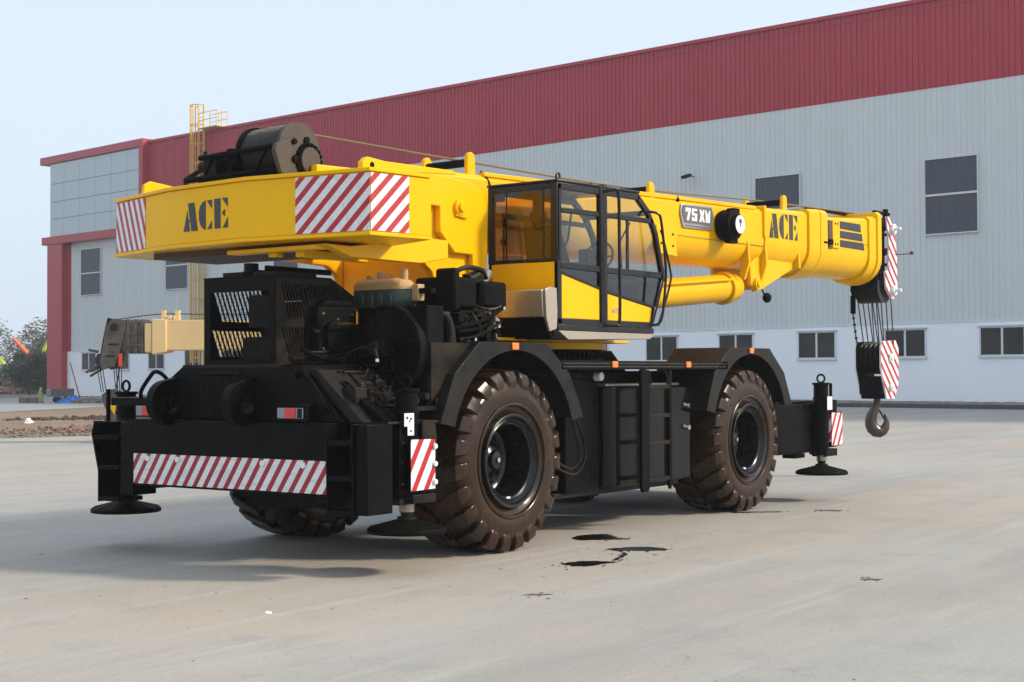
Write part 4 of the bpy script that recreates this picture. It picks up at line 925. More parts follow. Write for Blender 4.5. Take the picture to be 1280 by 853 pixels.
mo.tube([(FC[0] - .25, FC[1] + .03, FC[2] + .03), (FC[0] - .30, FC[1] + .2, FC[2]), (FC[0] - .30, FC[1] + .36, FC[2] - .15), (FC[0] - .22, FC[1] + .42, FC[2] - .40), (FC[0] - .1, FC[1] + .44, FC[2] - .5)], .02, 8)
mo.build('fan_motor', 'dusty', C, bevel=.006)
MB().cyl((FC[0] - .30, FC[1] - .08, FC[2] - .08), (FC[0] - .30, FC[1] - .08, FC[2] - .11), .022, n=8).build('hose_fitting', 'chrome', C)
hs = MB(); hs.tube([(RX + .3, -1.42, 2.32), (RX + .36, -1.44, 2.2), (RX + .37, -1.44, 1.8), (RX + .36, -1.42, 1.5)], .03, 8).tube([(RX + .42, -1.38, 2.30), (RX + .46, -1.4, 2.1), (RX + .46, -1.4, 1.6), (RX + .30, -1.3, 1.4)], .026, 8).cyl((RX + .2, -1.40, 2.32), (RX + .36, -1.42, 2.32), .03)
hs.build('coolant_hose', 'dusty', C)
# shelf and bits under the fan
MB().box(-1.55, -.95, -1.5, -.9, 1.42, 1.46).build('service_platform', 'dusty', C, bevel=.004)
lo = MB().box(-2.0, -1.6, -1.30, -.95, 1.34, 1.38).cyl((-1.9, -1.2, 1.34), (-1.9, -1.2, 1.66), .03).cyl((-1.9, -1.42, 1.30), (-1.9, -1.42, 1.62), .025).tube([(-1.9, -1.1, 1.60), (-1.9, -1.6, 1.58)], .018, 6)
lo.build('pipe_stand', 'dusty', C, bevel=.004)

# coolant bottle: beige upper half, green fluid below
cb = empty('coolant_bottle', C, (-.80, -.62, 2.52))
def bottle(z0, z1, mt, nm):
    t = MB(); vs = []; n = 28
    prof = []
    ys = [-.40, -.335, -.30, -.22, .22, .28, .30]; rs_ = [(.055, .08), (.10, .11), (.13, .15), (.145, .175), (.145, .175), (.13, .16), (.09, .10)]
    ks = [i / 10 for i in range(11)]
    for (y, (rx, rz)) in zip(ys, rs_):
        for j in range(n):
            a = 2 * math.pi * j / n; ca, sa = math.cos(a), math.sin(a)
            x = rx * math.copysign(abs(ca) ** .6, ca); z = rz * math.copysign(abs(sa) ** .7, sa); z = min(max(z, z0), z1)
            vs.append((x, y, z))
    fs = [(i * n + j, i * n + (j + 1) % n, (i + 1) * n + (j + 1) % n, (i + 1) * n + j) for i in range(len(ys) - 1) for j in range(n)] + [tuple(range(n)), tuple(range((len(ys) - 1) * n, len(ys) * n))]
    return t.add(vs, fs).build(nm, mt, cb, bevel=.004)
bottle(.055, .4, 'bottle', 'upper_tank'); bottle(-.4, .053, 'coolant', 'fluid_tank')
MB().cyl((0, .02, .17), (0, .02, .235), .05, n=16).build('bottle_cap', 'bottle', cb, bevel=.008)
MB().cyl((0, -.27, .12), (0, -.27, .26), .035, n=12).build('bottle_neck', 'bottle', cb, bevel=.006)
for yy in (.18, -.12): MB().lathe([(-.02, .0), (-.02, .03), (.02, .03), (.02, .0)], (0, yy, .18), 'x', 10).build('bottle_ear', 'bottle', cb, bevel=.004)
rb = MB()
for y in (-.20, -.08, .04, .16): rb.lathe([(-.01, .0), (-.012, .025), (0, .032), (.01, .0)], (-.142, y, -.05), 'x', 10)
for i, (x, y, z) in enumerate(rb.v): rb.v[i] = (x, y, (z + .05) * 2.6 - .05)
rb.build('bottle_rib', 'coolant', cb)
MB().box(-.05, .05, -.48, -.40, -.06, .10).build('bottle_flange', 'bottle', cb, bevel=.008)
MB().box(-.84, -.76, -1.25, -1.02, 2.53, 2.58).build('bottle_arm', 'black', C, bevel=.004)
MB().box(-.9, -.7, -.75, -.45, 2.30, 2.36).box(-.82, -.78, -.7, -.66, 2.0, 2.32).build('bottle_bracket', 'black', C, bevel=.004)

# air cleaner and black engine ancillaries
ac = MB().box(-.62, -.52, -1.36, -1.12, 2.36, 2.78).box(-.60, -.20, -1.32, -.85, 2.40, 2.70)
ac.build('air_cleaner_body', 'blackm', C, bevel=.03)
MB().prism(rrect(-.10, .36, -1.30, -.95, .08, 5), 'z', 2.42, 2.68).build('filter_box', 'black', C, bevel=.03)
MB().cyl((.12, -1.12, 2.66), (.20, -1.14, 2.80), .07, n=20).build('filter_cap', 'steel', C, bevel=.01)
k = MB()
k.tube([(-.5, -1.2, 2.72), (-.3, -1.25, 2.80), (-.05, -1.25, 2.79), (.1, -1.2, 2.72)], .025, 8).cyl((-.2, -1.2, 2.68), (-.06, -1.2, 2.74), .06).box(-.16, 0, -1.25, -1.1, 2.66, 2.75)
for i in range(7):
    q = random.Random(40 + i); k.tube([(-.4 + .07 * i, -1.2, 2.42), (-.35 + .08 * i, -1.30, 2.32 - .03 * q.random()), (-.2 + .06 * i, -1.28, 2.2), (-.1 + .05 * i, -1.2, 2.08)], .014 + .008 * q.random(), 6)
k.build('engine_hose', 'dusty', C)
e = MB().box(-.35, .22, -1.22, -.85, 2.05, 2.40).cyl((-.28, -1.28, 2.2), (-.28, -1.1, 2.2), .09, n=20).cyl((.0, -1.32, 2.15), (.0, -1.1, 2.15), .07, n=20).box(-.42, .25, -1.35, -.8, 2.02, 2.06)
e.build('hydraulic_unit', 'blackm', C, bevel=.015)
MB().prism([(.02, 2.38), (.20, 2.30), (.22, 2.22), (.06, 2.20)], 'y', -1.30, -1.22).build('heat_shield', 'alu', C, bevel=.004)
MB().cyl((.12, -1.34, 2.14), (.12, -1.28, 2.14), .045, n=14).build('pump_pulley', 'steel', C, bevel=.006)

# ---- turntable
MB().lathe([(1.90, .3), (1.90, 1.06), (2.02, 1.06), (2.02, .3)], (2.2, 0, 0), 'z', 72).build('slew_ring', 'blackm', C)
tt = MB()
for k2 in range(90):
    a = 2 * math.pi * k2 / 90; tt.cbox((2.2 + 1.075 * math.cos(a), 1.075 * math.sin(a), 1.965), .04, .03, .07, Matrix.Rotation(a, 3, 'Z'))
tag(tt.build('gear_teeth', 'blackm', C, smooth=0), kind='stuff')
MB().lathe([(2.022, .2), (2.022, 1.10), (2.10, 1.10), (2.10, .2)], (2.2, 0, 0), 'z', 72).build('turntable_ring', 'yellow', C, bevel=.004)

# ---- superstructure
T = [(-1.885, 2.055), (-2.215, .88), (-2.305, -.25), (-2.105, -1.60), (-1.40, -1.71)]
Bt = list(T)
ft = [(-1.05, -.8), (-1.05, 1.6), (-1.35, 2.06)]
zt, zb = 3.565, 2.966
cw = MB().prism(Bt + ft, 'z', zb + .035, zt - .04, poly2=T + ft)
cw = cw.build('counterweight', 'yellow', C, bevel=.01, smooth=20)
def grow(P, d):
    cx = sum(p[0] for p in P) / len(P) + .5; cy = sum(p[1] for p in P) / len(P)
    return [(p[0] + (-d if p[0] < -1.15 else 0), p[1] + math.copysign(d * .6, p[1])) for p in P]
MB().prism(grow(T + ft, .022), 'z', zt - .04, zt - .005).build('top_lip', 'yellow', cw, bevel=.006, smooth=20)
MB().prism(grow(Bt + ft, .022), 'z', zb, zb + .034).build('bottom_lip', 'yellow', cw, bevel=.006, smooth=20)
def onface(i, u, z):
    # point on counterweight side face i at fraction u along, height z
    b = lerp(Bt[i], Bt[i + 1], u); t_ = lerp(T[i], T[i + 1], u); k = (z - zb - .035) / (zt - zb - .075)
    p = lerp(b, t_, k); return (p[0], p[1], z)
za, zc = zb + .045, zt - .05
def fpanel(i, u0, u1, z0, z1, mt, u_off=0, name='tail_stripes'):
    bl, br, tr, tl = onface(i, u0, z0), onface(i, u1, z0), onface(i, u1, z1), onface(i, u0, z1)
    o = panel(name, bl, br, tr, tl, mt, cw, .006)
    uv = o.data.uv_layers[0].data
    for lp in o.data.loops: uv[lp.index].uv[0] += u_off
    return o, (Vector(br) - Vector(bl)).length
fpanel(0, .015, .58, za, zc, 'st_cwl')
o_, w_l = fpanel(2, .42, .998, za, zc, 'st_cwr')
fpanel(3, .002, .62, za, zc, 'st_cwr', w_l)
def face_text(i, u0, u1, z0, z1):
    a, b = Vector(onface(i, u0, z0)), Vector(onface(i, u1, z0)); c_ = Vector(onface(i, u0, z1))
    ux = (b - a); W = ux.length; ux = ux / W; uz = (c_ - a); Hh = uz.length; uz = uz / Hh
    for g_ in 'ACE': lettering(GLY[g_], a, ux, uz, W, Hh, 'letter_' + g_.lower(), 'logo', cw)
face_text(1, .215, .80, 3.118, 3.395)
# underside: cross members
MB().box(-1.95, -1.1, -.9, 1.4, zb - .06, zb - .001).build('underside_plate', 'rust', cw)  # brown of this plate stands in for reflections under the tail
MB().prism([(-2.05, 2.93), (-1.70, 2.83), (-.70, 2.83), (-.28, 2.90), (-.28, 3.08), (-.7, 3.08), (-1.7, 2.93)], 'y', -1.02, -.90).build('tail_arm', 'yellow', C, bevel=.008)
MB().box(-2.05, -1.9, -.9, .25, 2.89, 2.93).box(-1.9, -1.0, -.6, -.5, 2.84, 2.95).box(-1.95, -1.85, -.3, -.2, 2.85, 2.89).build('tail_cross_member', 'yellow', C, bevel=.006)
# pedestal side plates
PED = [(-1.8, 3.02), (-1.8, 3.70), (-.2, 3.76), (.40, 3.74), (.62, 3.66), (.72, 3.50), (.68, 2.75), (.60, 2.10), (.22, 2.10), (-.12, 2.80), (-.28, 2.90), (-1.0, 2.93)]
for s in (-1, 1):
    MB().prism(PED, 'y', s * .60, s * .68).build('pedestal_plate', 'yellow', C, bevel=.01)
    MB().prism([(-.55, 3.46), (-.08, 3.46), (-.08, 3.20), (.16, 3.0), (.46, 3.0), (.52, 2.10), (.62, 2.10), (.70, 2.75), (.74, 3.50), (.63, 3.68), (.41, 3.76), (-.2, 3.78), (-.55, 3.77)], 'y', s * .685, s * .76).build('pedestal_frame', 'yellow', C, bevel=.012)
    MB().prism([(-.02, 3.42), (.30, 3.45), (.50, 3.30), (.48, 3.08), (.20, 3.08), (-.02, 3.24)], 'y', s * .686, s * .72).build('pivot_plate', 'yellow', C, bevel=.012)
    MB().cyl((.22, s * .72, 3.47), (.22, s * .80, 3.47), .085, n=28).prism([(.14, 3.38), (.34, 3.36), (.36, 3.42), (.30, 3.50)], 'y', s * .77, s * .79).cyl((.22, s * .80, 3.47), (.22, s * .83, 3.47), .05, n=16).build('boom_pivot', 'yellow', C, bevel=.008)
MB().box(-1.0, .60, -.59, .59, 2.13, 2.25).box(-.05, .05, -.59, .59, 2.25, 3.0).box(-.6, -.5, -.59, .59, 2.95, 3.4).build('pedestal_web', 'yellow', C, bevel=.01)
MB().box(.3, 3.2, -1.0, .9, 2.103, 2.135).build('turntable_plate', 'yellow', C, bevel=.006)
# stubs and eye plates above the tail
MB().prism([(-2.0, zt - .01), (-1.98, zt + .10), (-1.90, zt + .14), (-.95, zt + .06), (-.95, zt - .01)], 'y', 1.50, 1.54).build('lifting_lug', 'yellow', C, bevel=.006)
EL = MB().prism([(-1.86, 3.57), (-1.87, 3.66), (-1.80, 3.715), (-1.55, 3.70), (-.55, 3.735), (-.5, 3.69), (-1.45, 3.62), (-1.50, 3.57)], 'y', -1.30, -1.24); EL.cyl((-1.74, -1.31, 3.64), (-1.74, -1.23, 3.64), .0)
EL = MB().prism([(-1.86, 3.57), (-1.87, 3.66), (-1.80, 3.715), (-1.55, 3.70), (-.55, 3.725), (-.5, 3.69), (-1.45, 3.62), (-1.50, 3.57)], 'y', -1.30, -1.24).build('lifting_lug', 'yellow', C, bevel=.006)
MB().cyl((-1.74, -1.305, 3.645), (-1.74, -1.30, 3.645), .028, n=16).build('lug_hole', 'blackm', EL)

# ---- winch on the tail
W = empty('winch', C, (-1.84, 0, 3.83))
MB().lathe([(-.46, .24), (.05, .24)], (0, 0, 0), 'y', 48).build('rope_drum', 'rope', W)
for y in (-.50, .04): MB().lathe([(0, .0), (0, .272), (.035, .272), (.035, 0)], (0, y, 0), 'y', 56).build('drum_flange', 'winch' if y < 0 else 'blackm', W, bevel=.004)
M_ = MB()
for i in range(20):
    y = -.455 + i * .0242; M_.tube([((.250 if i < 12 else .240) * math.cos(R(a)), y + .0242 * a / 360, (.250 if i < 12 else .240) * math.sin(R(a))) for a in range(0, 360, 15)], .0125, 5, closed=True)
M_.build('rope_layer', 'rope', W)
MB().prism([(-.30, -.24), (.28, -.26), (.34, -.20), (.22, .0), (.10, .10), (-.02, .135), (-.16, .10), (-.36, .03), (-.38, -.04)], 'y', -.56, -.51).build('winch_frame', 'winch', W, bevel=.008)
mb = MB().cyl((0.05, -.60, -.09), (0.05, -.55, -.09), .125, n=36)
mb.build('gearbox_cover', 'winch', W, bevel=.006)
mb = MB()
for k2 in range(18):
    a = R(20 * k2); mb.cyl((.05 + .150 * math.cos(a), -.60, -.09 + .150 * math.sin(a)), (.05 + .150 * math.cos(a), -.56, -.09 + .150 * math.sin(a)), .012, n=6)
mb.lathe([(-.0, .13), (-.0, .17), (.02, .17), (.02, .13)], (.05, -.575, -.09), 'y', 36)
mb.cyl((-.14, -.58, .07), (-.14, -.56, .07), .028, n=10).cyl((.02, -.58, .10), (.02, -.56, .10), .032, n=10).cyl((-.13, -.585, -.09), (-.13, -.56, -.09), .035, n=10)
mb.build('gearbox_bolt', 'blackm', W)
mb = MB().tube([(-.30, -.5, .02), (-.34, .48, -.02)], .028, 6).tube([(-.30, -.5, -.20), (-.36, .66, -.22)], .03, 6)
for t_ in (.12, .5, .85): 
    y = -.5 + .95 * t_; mb.tube([(-.31, y, .01), (-.34, y + .12, -.21)], .018, 5)
mb.box(-.34, .3, -.5, .5, -.27, -.235).box(-.28, .2, .10, .18, -.25, .05)
mb.build('winch_cradle', 'blackm', W, bevel=.004)
mb = MB().cyl((-.1, .12, -.04), (-.1, .40, -.04), .08, n=20).cyl((-.2, .40, -.08), (-.2, .60, -.08), .06, n=16).box(-.28, -.1, .32, .46, -.22, .0).tube([(-.2, .60, -.1), (-.25, .76, -.18), (-.2, .84, -.24)], .025, 8).cyl((-.25, .5, -.1), (-.25, .5, .06), .02)
mb.build('winch_motor', 'dusty', W, bevel=.006)
MB().box(-.24, -.14, .48, .53, -.18, .04).build('motor_valve', 'steel', W, bevel=.006)

# hoses, pipes and fittings crowded round the engine
q = random.Random(91)
for grp, (x0, x1, y0, y1, z0, z1, n) in enumerate(((-1.05, -.6, -1.30, -.95, 1.48, 2.2, 0), (-1.9, -1.05, -.72, -.5, 1.84, 2.3, 7), (-.65, .2, -1.40, -1.28, 2.06, 2.45, 16), (-1.9, -1.2, -1.15, -.8, 1.50, 1.85, 8))):
    for i in range(n):
        a = Vector((q.uniform(x0, x1), q.uniform(y0, y1), q.uniform(z0, z1))); b = Vector((q.uniform(x0, x1), q.uniform(y0, y1), q.uniform(z0, z1)))
        mid = (a + b) / 2 + Vector((q.uniform(-.08, .08), -.04, q.uniform(-.12, .10))); pts = [a.lerp(mid, t / 5).lerp(mid.lerp(b, t / 5), t / 5) for t in range(6)]
        MB().tube(pts, q.choice((.008, .012, .016, .02)), 7).build('hydraulic_hose', q.choice(('blackm', 'dusty', 'black')), C)
        if q.random() < .5: MB().cyl(tuple(a), tuple(a + Vector((0, -.03, .0))), .018, n=6).build('hose_fitting', q.choice(('steel', 'chrome', 'dusty')), C)
for x, z in ((-.50, 2.30), (-.18, 2.16)): MB().cyl((x, -1.36, z), (x, -1.30, z), .05, n=16).build('filter_canister', 'blackm', C, bevel=.008)

# piping, valves and clamps on the sloped rear flank below the fan
for i in range(12):
    y0 = -1.0 - .05 * i; x0 = -1.95 + .06 * (i % 5); z0 = 1.72 - .03 * i
    MB().tube([(x0, y0, z0), (x0 + .1, y0 - .04, z0 + .05), (x0 + .25, y0 - .05, z0 + .03 * (i % 3)), (x0 + .42, y0 + .02, z0 + .10)], .010 + .004 * (i % 3), 7).build('hydraulic_hose', 'blackm' if i % 3 else 'dusty', C)
for i, (x, y, z) in enumerate(((-1.95, -1.08, 1.70), (-1.9, -1.30, 1.56), (-1.7, -1.36, 1.50), (-1.55, -1.18, 1.66), (-1.45, -1.40, 1.48), (-1.85, -1.50, 1.40))):
    MB().box(x - .05, x + .05, y - .04, y + .04, z - .03, z + .05).cyl((x, y, z + .05), (x, y, z + .09), .02, n=8).build('valve', 'dusty' if i % 2 else 'black', C, bevel=.008)
for x, z in ((-1.35, 1.52), (-1.20, 1.55), (-1.05, 1.50)): MB().cyl((x, -1.50, z), (x, -1.42, z), .035, n=12).build('pipe_clamp', 'dusty', C, bevel=.005)
# ---- telescopic boom, in its own frame (x along the boom, y left)
PHI = R(-3)
def usec(s0, s1, t0, t1, b0, b1, hw, nm, parent, loc=None, rz=None, mt='yellow', bev=.008, caps=True):
    vs = []; rings = []
    for s, tp_, bt in ((s0, t0, b0), (s1, t1, b1)):
        zm = bt + hw * .95; ring = [(s, -hw, tp_ - .05), (s, -hw + .05, tp_), (s, hw - .05, tp_), (s, hw, tp_ - .05)]
        ring += [(s, hw * math.cos(R(a)), zm - (zm - bt) * math.sin(R(a))) for a in range(0, 181, 12)]
        rings.append(ring)
    n = len(rings[0]); vs = rings[0] + rings[1]
    fs = [(i, (i + 1) % n, (i + 1) % n + n, i + n) for i in range(n)] + [tuple(range(n))[::-1], tuple(range(n, 2 * n))]
    o = MB().add(vs, fs).build(nm, mt, parent, bevel=bev, smooth=25)
    if loc: o.location = loc; o.rotation_euler = (0, 0, rz)
    return o
BM = usec(-1.75, 5.30, 3.93, 4.10, 3.10, 3.245, .40, 'boom', C, (2.2, 0, 0), PHI)
BF = Matrix.Translation((2.2, 0, 0)) @ Matrix.Rotation(PHI, 4, 'Z')
usec(5.305, 6.95, 4.125, 4.185, 3.235, 3.225, .42, 'boom_section', BM)
usec(6.60, 6.95, 4.215, 4.235, 3.19, 3.185, .455, 'boom_collar', BM)
usec(6.95, 7.18, 4.235, 4.23, 3.185, 3.20, .465, 'boom_collar', BM)
usec(7.18, 9.0, 4.14, 4.26, 3.235, 3.26, .40, 'boom_section', BM)
usec(8.72, 9.0, 4.27, 4.29, 3.20, 3.19, .43, 'boom_collar', BM)
usec(8.98, 9.13, 4.36, 4.37, 3.17, 3.18, .455, 'boom_collar', BM)
MB().box(5.27, 5.33, -.43, .43, 3.7, 4.15).build('boom_seam', 'yellow', BM, bevel=.006)
# flat cover strips and bolts along the top edge
for s0, s1, z0, z1 in ((-.95, 1.05, 3.955, 4.0), (1.08, 3.0, 4.005, 4.055), (3.05, 5.1, 4.055, 4.10)):
    MB().prism([(s0, z0 - .02), (s1, z1 - .025), (s1, z1 + .03), (s0, z0 + .03)], 'y', -.39, -.30).build('cover_strip', 'yellow', BM, bevel=.008)
for s in (1.06, 3.02): MB().cyl((s, -.40, 4.03), (s, -.33, 4.03), .03, n=8).build('strip_clip', 'blackm', BM)
MB().box(7.2, 9.0, -.408, -.399, 3.80, 3.806).box(3.0, 5.3, -.405, -.399, 3.56, 3.566).build('seam_line', 'clay', BM)
# fixed cable loop by the cab roof
MB().tube([(-.95, -.33, 4.0), (-.90, -.40, 3.90), (-.86, -.41, 3.78), (-.84, -.40, 3.6)], .010, 5).build('control_cable', 'blackm', BM)
# badge
BX = [(3.03, 3.86), (3.06, 3.985), (3.84, 4.01), (3.88, 3.86), (3.83, 3.68), (3.10, 3.67)]
MB().prism(BX, 'y', -.402, -.425).build('badge_plate', 'silver', BM, bevel=.006)
cxb, czb = 3.455, 3.85
MB().prism([(cxb + (x - cxb) * .91, czb + .018 + (z - czb) * .72) for x, z in BX], 'y', -.426, -.432).build('badge_face', 'badge', BM)
MB().box(3.14, 3.78, -.430, -.426, 3.695, 3.712).build('badge_line', 'badge', BM)
def seg(rects): return [[(a, b), (c, b), (c, d), (a, d)] for a, b, c, d in rects]
g75 = [[(0, 1), (.21, 1), (.21, .82), (.13, 0), (.045, 0), (.115, .80), (.08, .80), (.08, .66), (0, .66)],
       [(.25, 1), (.46, 1), (.46, .82), (.335, .82), (.335, .62), (.46, .62), (.46, 0), (.25, 0), (.25, .30), (.335, .30), (.335, .18), (.375, .18), (.375, .44), (.25, .44)],
       [(.56, 1), (.64, 1), (.665, .66), (.70, 1), (.775, 1), (.72, .50), (.78, 0), (.70, 0), (.665, .34), (.64, 0), (.55, 0), (.61, .5)],
       [(.80, 1), (.855, 1), (.867, .28), (.873, .28), (.885, .80), (.925, .80), (.937, .28), (.943, .28), (.95, 1), (1.005, 1), (.985, 0), (.915, 0), (.905, .45), (.895, 0), (.82, 0)]]
lettering(g75, (3.14, -.432, 3.775), (1, 0, 0), (0, 0, 1), .62, .165, 'model_number', 'white', BM, .004)
# bolted pad left of the badge
MB().prism([(2.42, 3.30), (2.95, 3.28), (2.90, 3.62), (2.60, 3.66), (2.46, 3.66)], 'y', -.40, -.425).build('side_pad', 'yellow', BM, bevel=.006)
pb = MB()
for x, z in ((2.55, 3.58), (2.84, 3.56), (2.56, 3.43), (2.84, 3.41)): pb.cyl((x, -.425, z), (x, -.432, z), .017, n=8)
pb.build('pad_bolt', 'blackm', BM)
# hose reel / working lamp
dr = MB().lathe([(0, .20), (-.04, .215), (-.10, .215), (-.12, .19), (-.14, .19), (-.17, .215), (-.21, .20), (-.22, .15), (-.27, .145), (-.28, 0)], (4.12, -.41, 3.77), 'y', 40).box(4.02, 4.22, -.60, -.50, 3.52, 3.60).box(4.08, 4.24, -.62, -.5, 3.92, 4.0)
dr = dr.build('cable_reel', 'blackm', BM, bevel=.006)
MB().cyl((4.12, -.69, 3.77), (4.12, -.696, 3.77), .125, n=32).build('reel_cap', 'white', dr)
MB().box(4.09, 4.15, -.70, -.697, 3.79, 3.84).box(4.11, 4.13, -.70, -.697, 3.74, 3.79).build('cap_mark', 'logo', dr)
for g_ in 'ACE': lettering(GLY[g_], (5.42, -.42, 3.70), (1, 0, .01), (0, 0, 1), .86, .37, 'letter_' + g_.lower(), 'logo', BM)
for z0, z1, x1, x0b in ((4.00, 4.115, 8.44, 8.46), (3.855, 3.965, 8.49, 8.52), (3.715, 3.82, 8.545, 8.58)):
    MB().prism([(7.68, z0), (x0b, z0 - .008), (x1, z1 + .002), (7.68, z1)], 'y', -.401, -.408).build('black_bar', 'logo', BM)
MB().box(7.42, 7.66, -.43, -.40, 3.68, 4.11).build('side_plate', 'yellow', BM, bevel=.006)
MB().box(7.30, 7.415, -.415, -.36, 3.66, 4.10).build('slot_recess', 'rust', BM)
pb = MB()
for z in (4.06, 3.74): pb.cyl((7.50, -.432, z), (7.50, -.437, z), .016, n=8).cyl((7.58, -.432, z), (7.58, -.437, z), .016, n=8)
pb.build('plate_bolt', 'blackm', BM)
MB().box(7.28, 7.36, -.47, -.40, 3.72, 3.80).cyl((7.05, -.47, 3.74), (7.3, -.47, 3.74), .014).build('latch', 'blackm', BM)
# luffing cylinder bracket
for y in (-.33, .27):
    MB().prism([(5.02, 3.30), (5.04, 3.0), (5.18, 2.91), (5.36, 2.95), (6.42, 3.34), (6.40, 3.5), (5.4, 3.5)], 'y', y, y + .06).build('cylinder_bracket', 'yellow', BM, bevel=.008)
for x in (4.82, 5.32, 6.32):
    MB().prism([(-.405, 3.62), (-.425, 3.30), (-.34, 3.06 if x < 6 else 3.3), (-.28, 3.1 if x < 6 else 3.3), (-.28, 3.3), (-.36, 3.5)], 'x', x, x + .05).build('gusset', 'yellow', BM, bevel=.004)
MB().cyl((5.18, -.38, 3.02), (5.18, .38, 3.02), .085, n=24).cyl((5.18, -.40, 3.02), (5.18, -.38, 3.02), .05, n=16).build('bracket_pin', 'yellow', BM, bevel=.006)
lc = MB().cyl((-.9, -.06, 2.46), (4.98, -.06, 2.975), .195, n=40).build('luffing_cylinder', 'yellow', BM)
MB().cyl((4.66, -.06, 2.945), (4.80, -.06, 2.958), .235, n=40).build('gland_ring', 'yellow', lc, bevel=.01)
MB().cyl((4.98, -.06, 2.975), (5.2, -.06, 3.02), .12, n=24).build('piston_rod', 'chrome', lc)
MB().tube([(-.5, -.26, 2.64), (4.6, -.27, 3.06)], .018, 6).build('cylinder_pipe', 'yellow', lc)
bl_ = MB().lathe([(-.05, 0), (-.045, .045), (-.02, .07), (.02, .075), (.05, .05), (.06, 0)], (5.42, -.38, 2.83), 'y', 20); bl_.tube([(5.42, -.33, 2.87), (5.36, -.33, 2.95)], .012, 5)
bl_.build('work_lamp', 'blackm', BM)
# ears with rollers
for s, zt_, ea, t0, t1 in ((-1.10, 3.95, .24, -.33, .36), (2.42, 4.02, .17, -.38, .36), (6.05, 4.16, .20, -.34, .34)):
    rr = MB().cyl((s, t0 + .03, zt_ + ea * .55), (s, t1 - .03, zt_ + ea * .55), .045, n=20).build('rope_roller', 'blackm', BM)
    for t in (t0, t1 - .05):
        P = [(s - .07, zt_ - .02), (s + .07, zt_ - .02), (s + .065, zt_ + ea * .75)] + [(s + .065 * math.cos(R(a)), zt_ + ea * .75 + .065 * math.sin(R(a))) for a in range(20, 180, 20)] + [(s - .065, zt_ + ea * .75)]
        MB().prism(P, 'y', t, t + .05).build('roller_ear', 'yellow', BM, bevel=.008)
# hoist rope over the boom
def bw(s, y, z): return tuple(BF @ Vector((s, y, z)))
MB().tube([(-1.80, -.28, 4.055), bw(-1.1, -.10, 4.13), bw(2.42, .0, 4.165), bw(6.05, .05, 4.315), bw(9.25, .10, 4.40)], .013, 6).build('hoist_rope', 'ropelight', C)
MB().box(7.6, 9.2, .1, .16, 4.34, 4.38).build('head_rod', 'blackm', BM)
# boom head
hd = MB().box(9.13, 9.45, -.36, .38, 3.25, 4.30)
for z in (3.5, 3.75, 4.0): hd.box(9.14, 9.52, -.40, -.362, z, z + .05)
hd.cyl((9.25, -.43, 4.20), (9.25, -.36, 4.20), .06, n=12).cyl((9.3, -.45, 3.72), (9.3, -.36, 3.72), .055, n=12).box(9.1, 9.7, -.35, -.30, 4.36, 4.41).box(9.5, 9.56, -.38, -.3, 4.1, 4.46)
hd = hd.build('boom_head', 'blackm', BM, bevel=.01)
sv_ = MB()
for i in range(6):
    y = -.33 + i * .072; sv_.lathe([(-.030, .06), (-.030, .27), (-.008, .225), (.008, .225), (.030, .27), (.030, .06)], (9.42, y, 3.16), 'y', 36)
sv_.cyl((9.42, -.42, 3.16), (9.42, .10, 3.16), .05)
sv_.build('head_sheave', 'sheave', hd)
MB().prism([(9.15, 3.3), (9.12, 3.1), (9.2, 2.98), (9.3, 3.3)], 'y', .07, .11).box(9.16, 9.24, -.36, .10, 3.26, 3.34).build('sheave_guard', 'black', hd)
for i in range(3): MB().lathe([(-.03, .05), (-.03, .20), (-.008, .165), (.008, .165), (.03, .20), (.03, .05)], (9.5, -.2 + .2 * i, 4.15), 'y', 28).build('top_sheave', 'sheave', hd)
HP = [(9.33, 4.32), (9.45, 4.31), (9.66, 4.10), (9.74, 3.70), (9.75, 3.12), (9.64, 2.97), (9.50, 2.96), (9.30, 3.12), (9.26, 3.40), (9.40, 3.44), (9.42, 3.9)]
def striped_plate(P, y, th, parent, nm, mt, back='white'):
    o = MB().prism(P, 'y', y, y + th).build(nm + '_back', back, parent, smooth=0)
    n = len(P); mb = MB().add([(x, y - .003, z) for x, z in P], [tuple(range(n))])
    return mb.build(nm, mt, parent, smooth=0, uvs=[(x, z) for x, z in P])
striped_plate(HP, -.44, .02, hd, 'head_stripes', 'st_head')
for z in (4.12, 3.10):
    o = MB().cyl((9.55, -.445, z), (9.55, -.50, z), .085, n=20).cyl((9.55, -.50, z), (9.55, -.60, z), .03, n=10).build('head_boss', 'white', hd, bevel=.006)
MB().cyl((9.62, -.46, 3.70), (9.62, -.78, 3.70), .008, n=5).cyl((9.62, -.74, 3.70), (9.62, -.77, 3.73), .03, n=8).build('wind_sensor', 'rust', hd)
ch = MB().cyl((9.2, .10, 3.15), (9.2, .10, 3.22), .03).cyl((9.2, .10, 2.72), (9.2, .10, 3.02), .045, n=10).tube([(9.2, .10, 3.0), (9.2, .10, 3.2)], .01, 4)
ch.build('limit_weight', 'blackm', BM)
lk = MB()
for i in range(9): lk.cbox((9.2 + .015 * i, .10, 2.70 - .055 * i), .02, .035 if i % 2 else .015, .05)
lk.build('limit_chain', 'blackm', BM)
rp = MB()
for i in range(10):
    y = -.35 + i * .043; s = 9.20 if i % 2 else 9.66
    rp.tube([(s, y, 3.12), (9.46 if i % 2 else 9.78, y, 2.20)], .010, 5)
rp.build('hoist_falls', 'rope', BM)
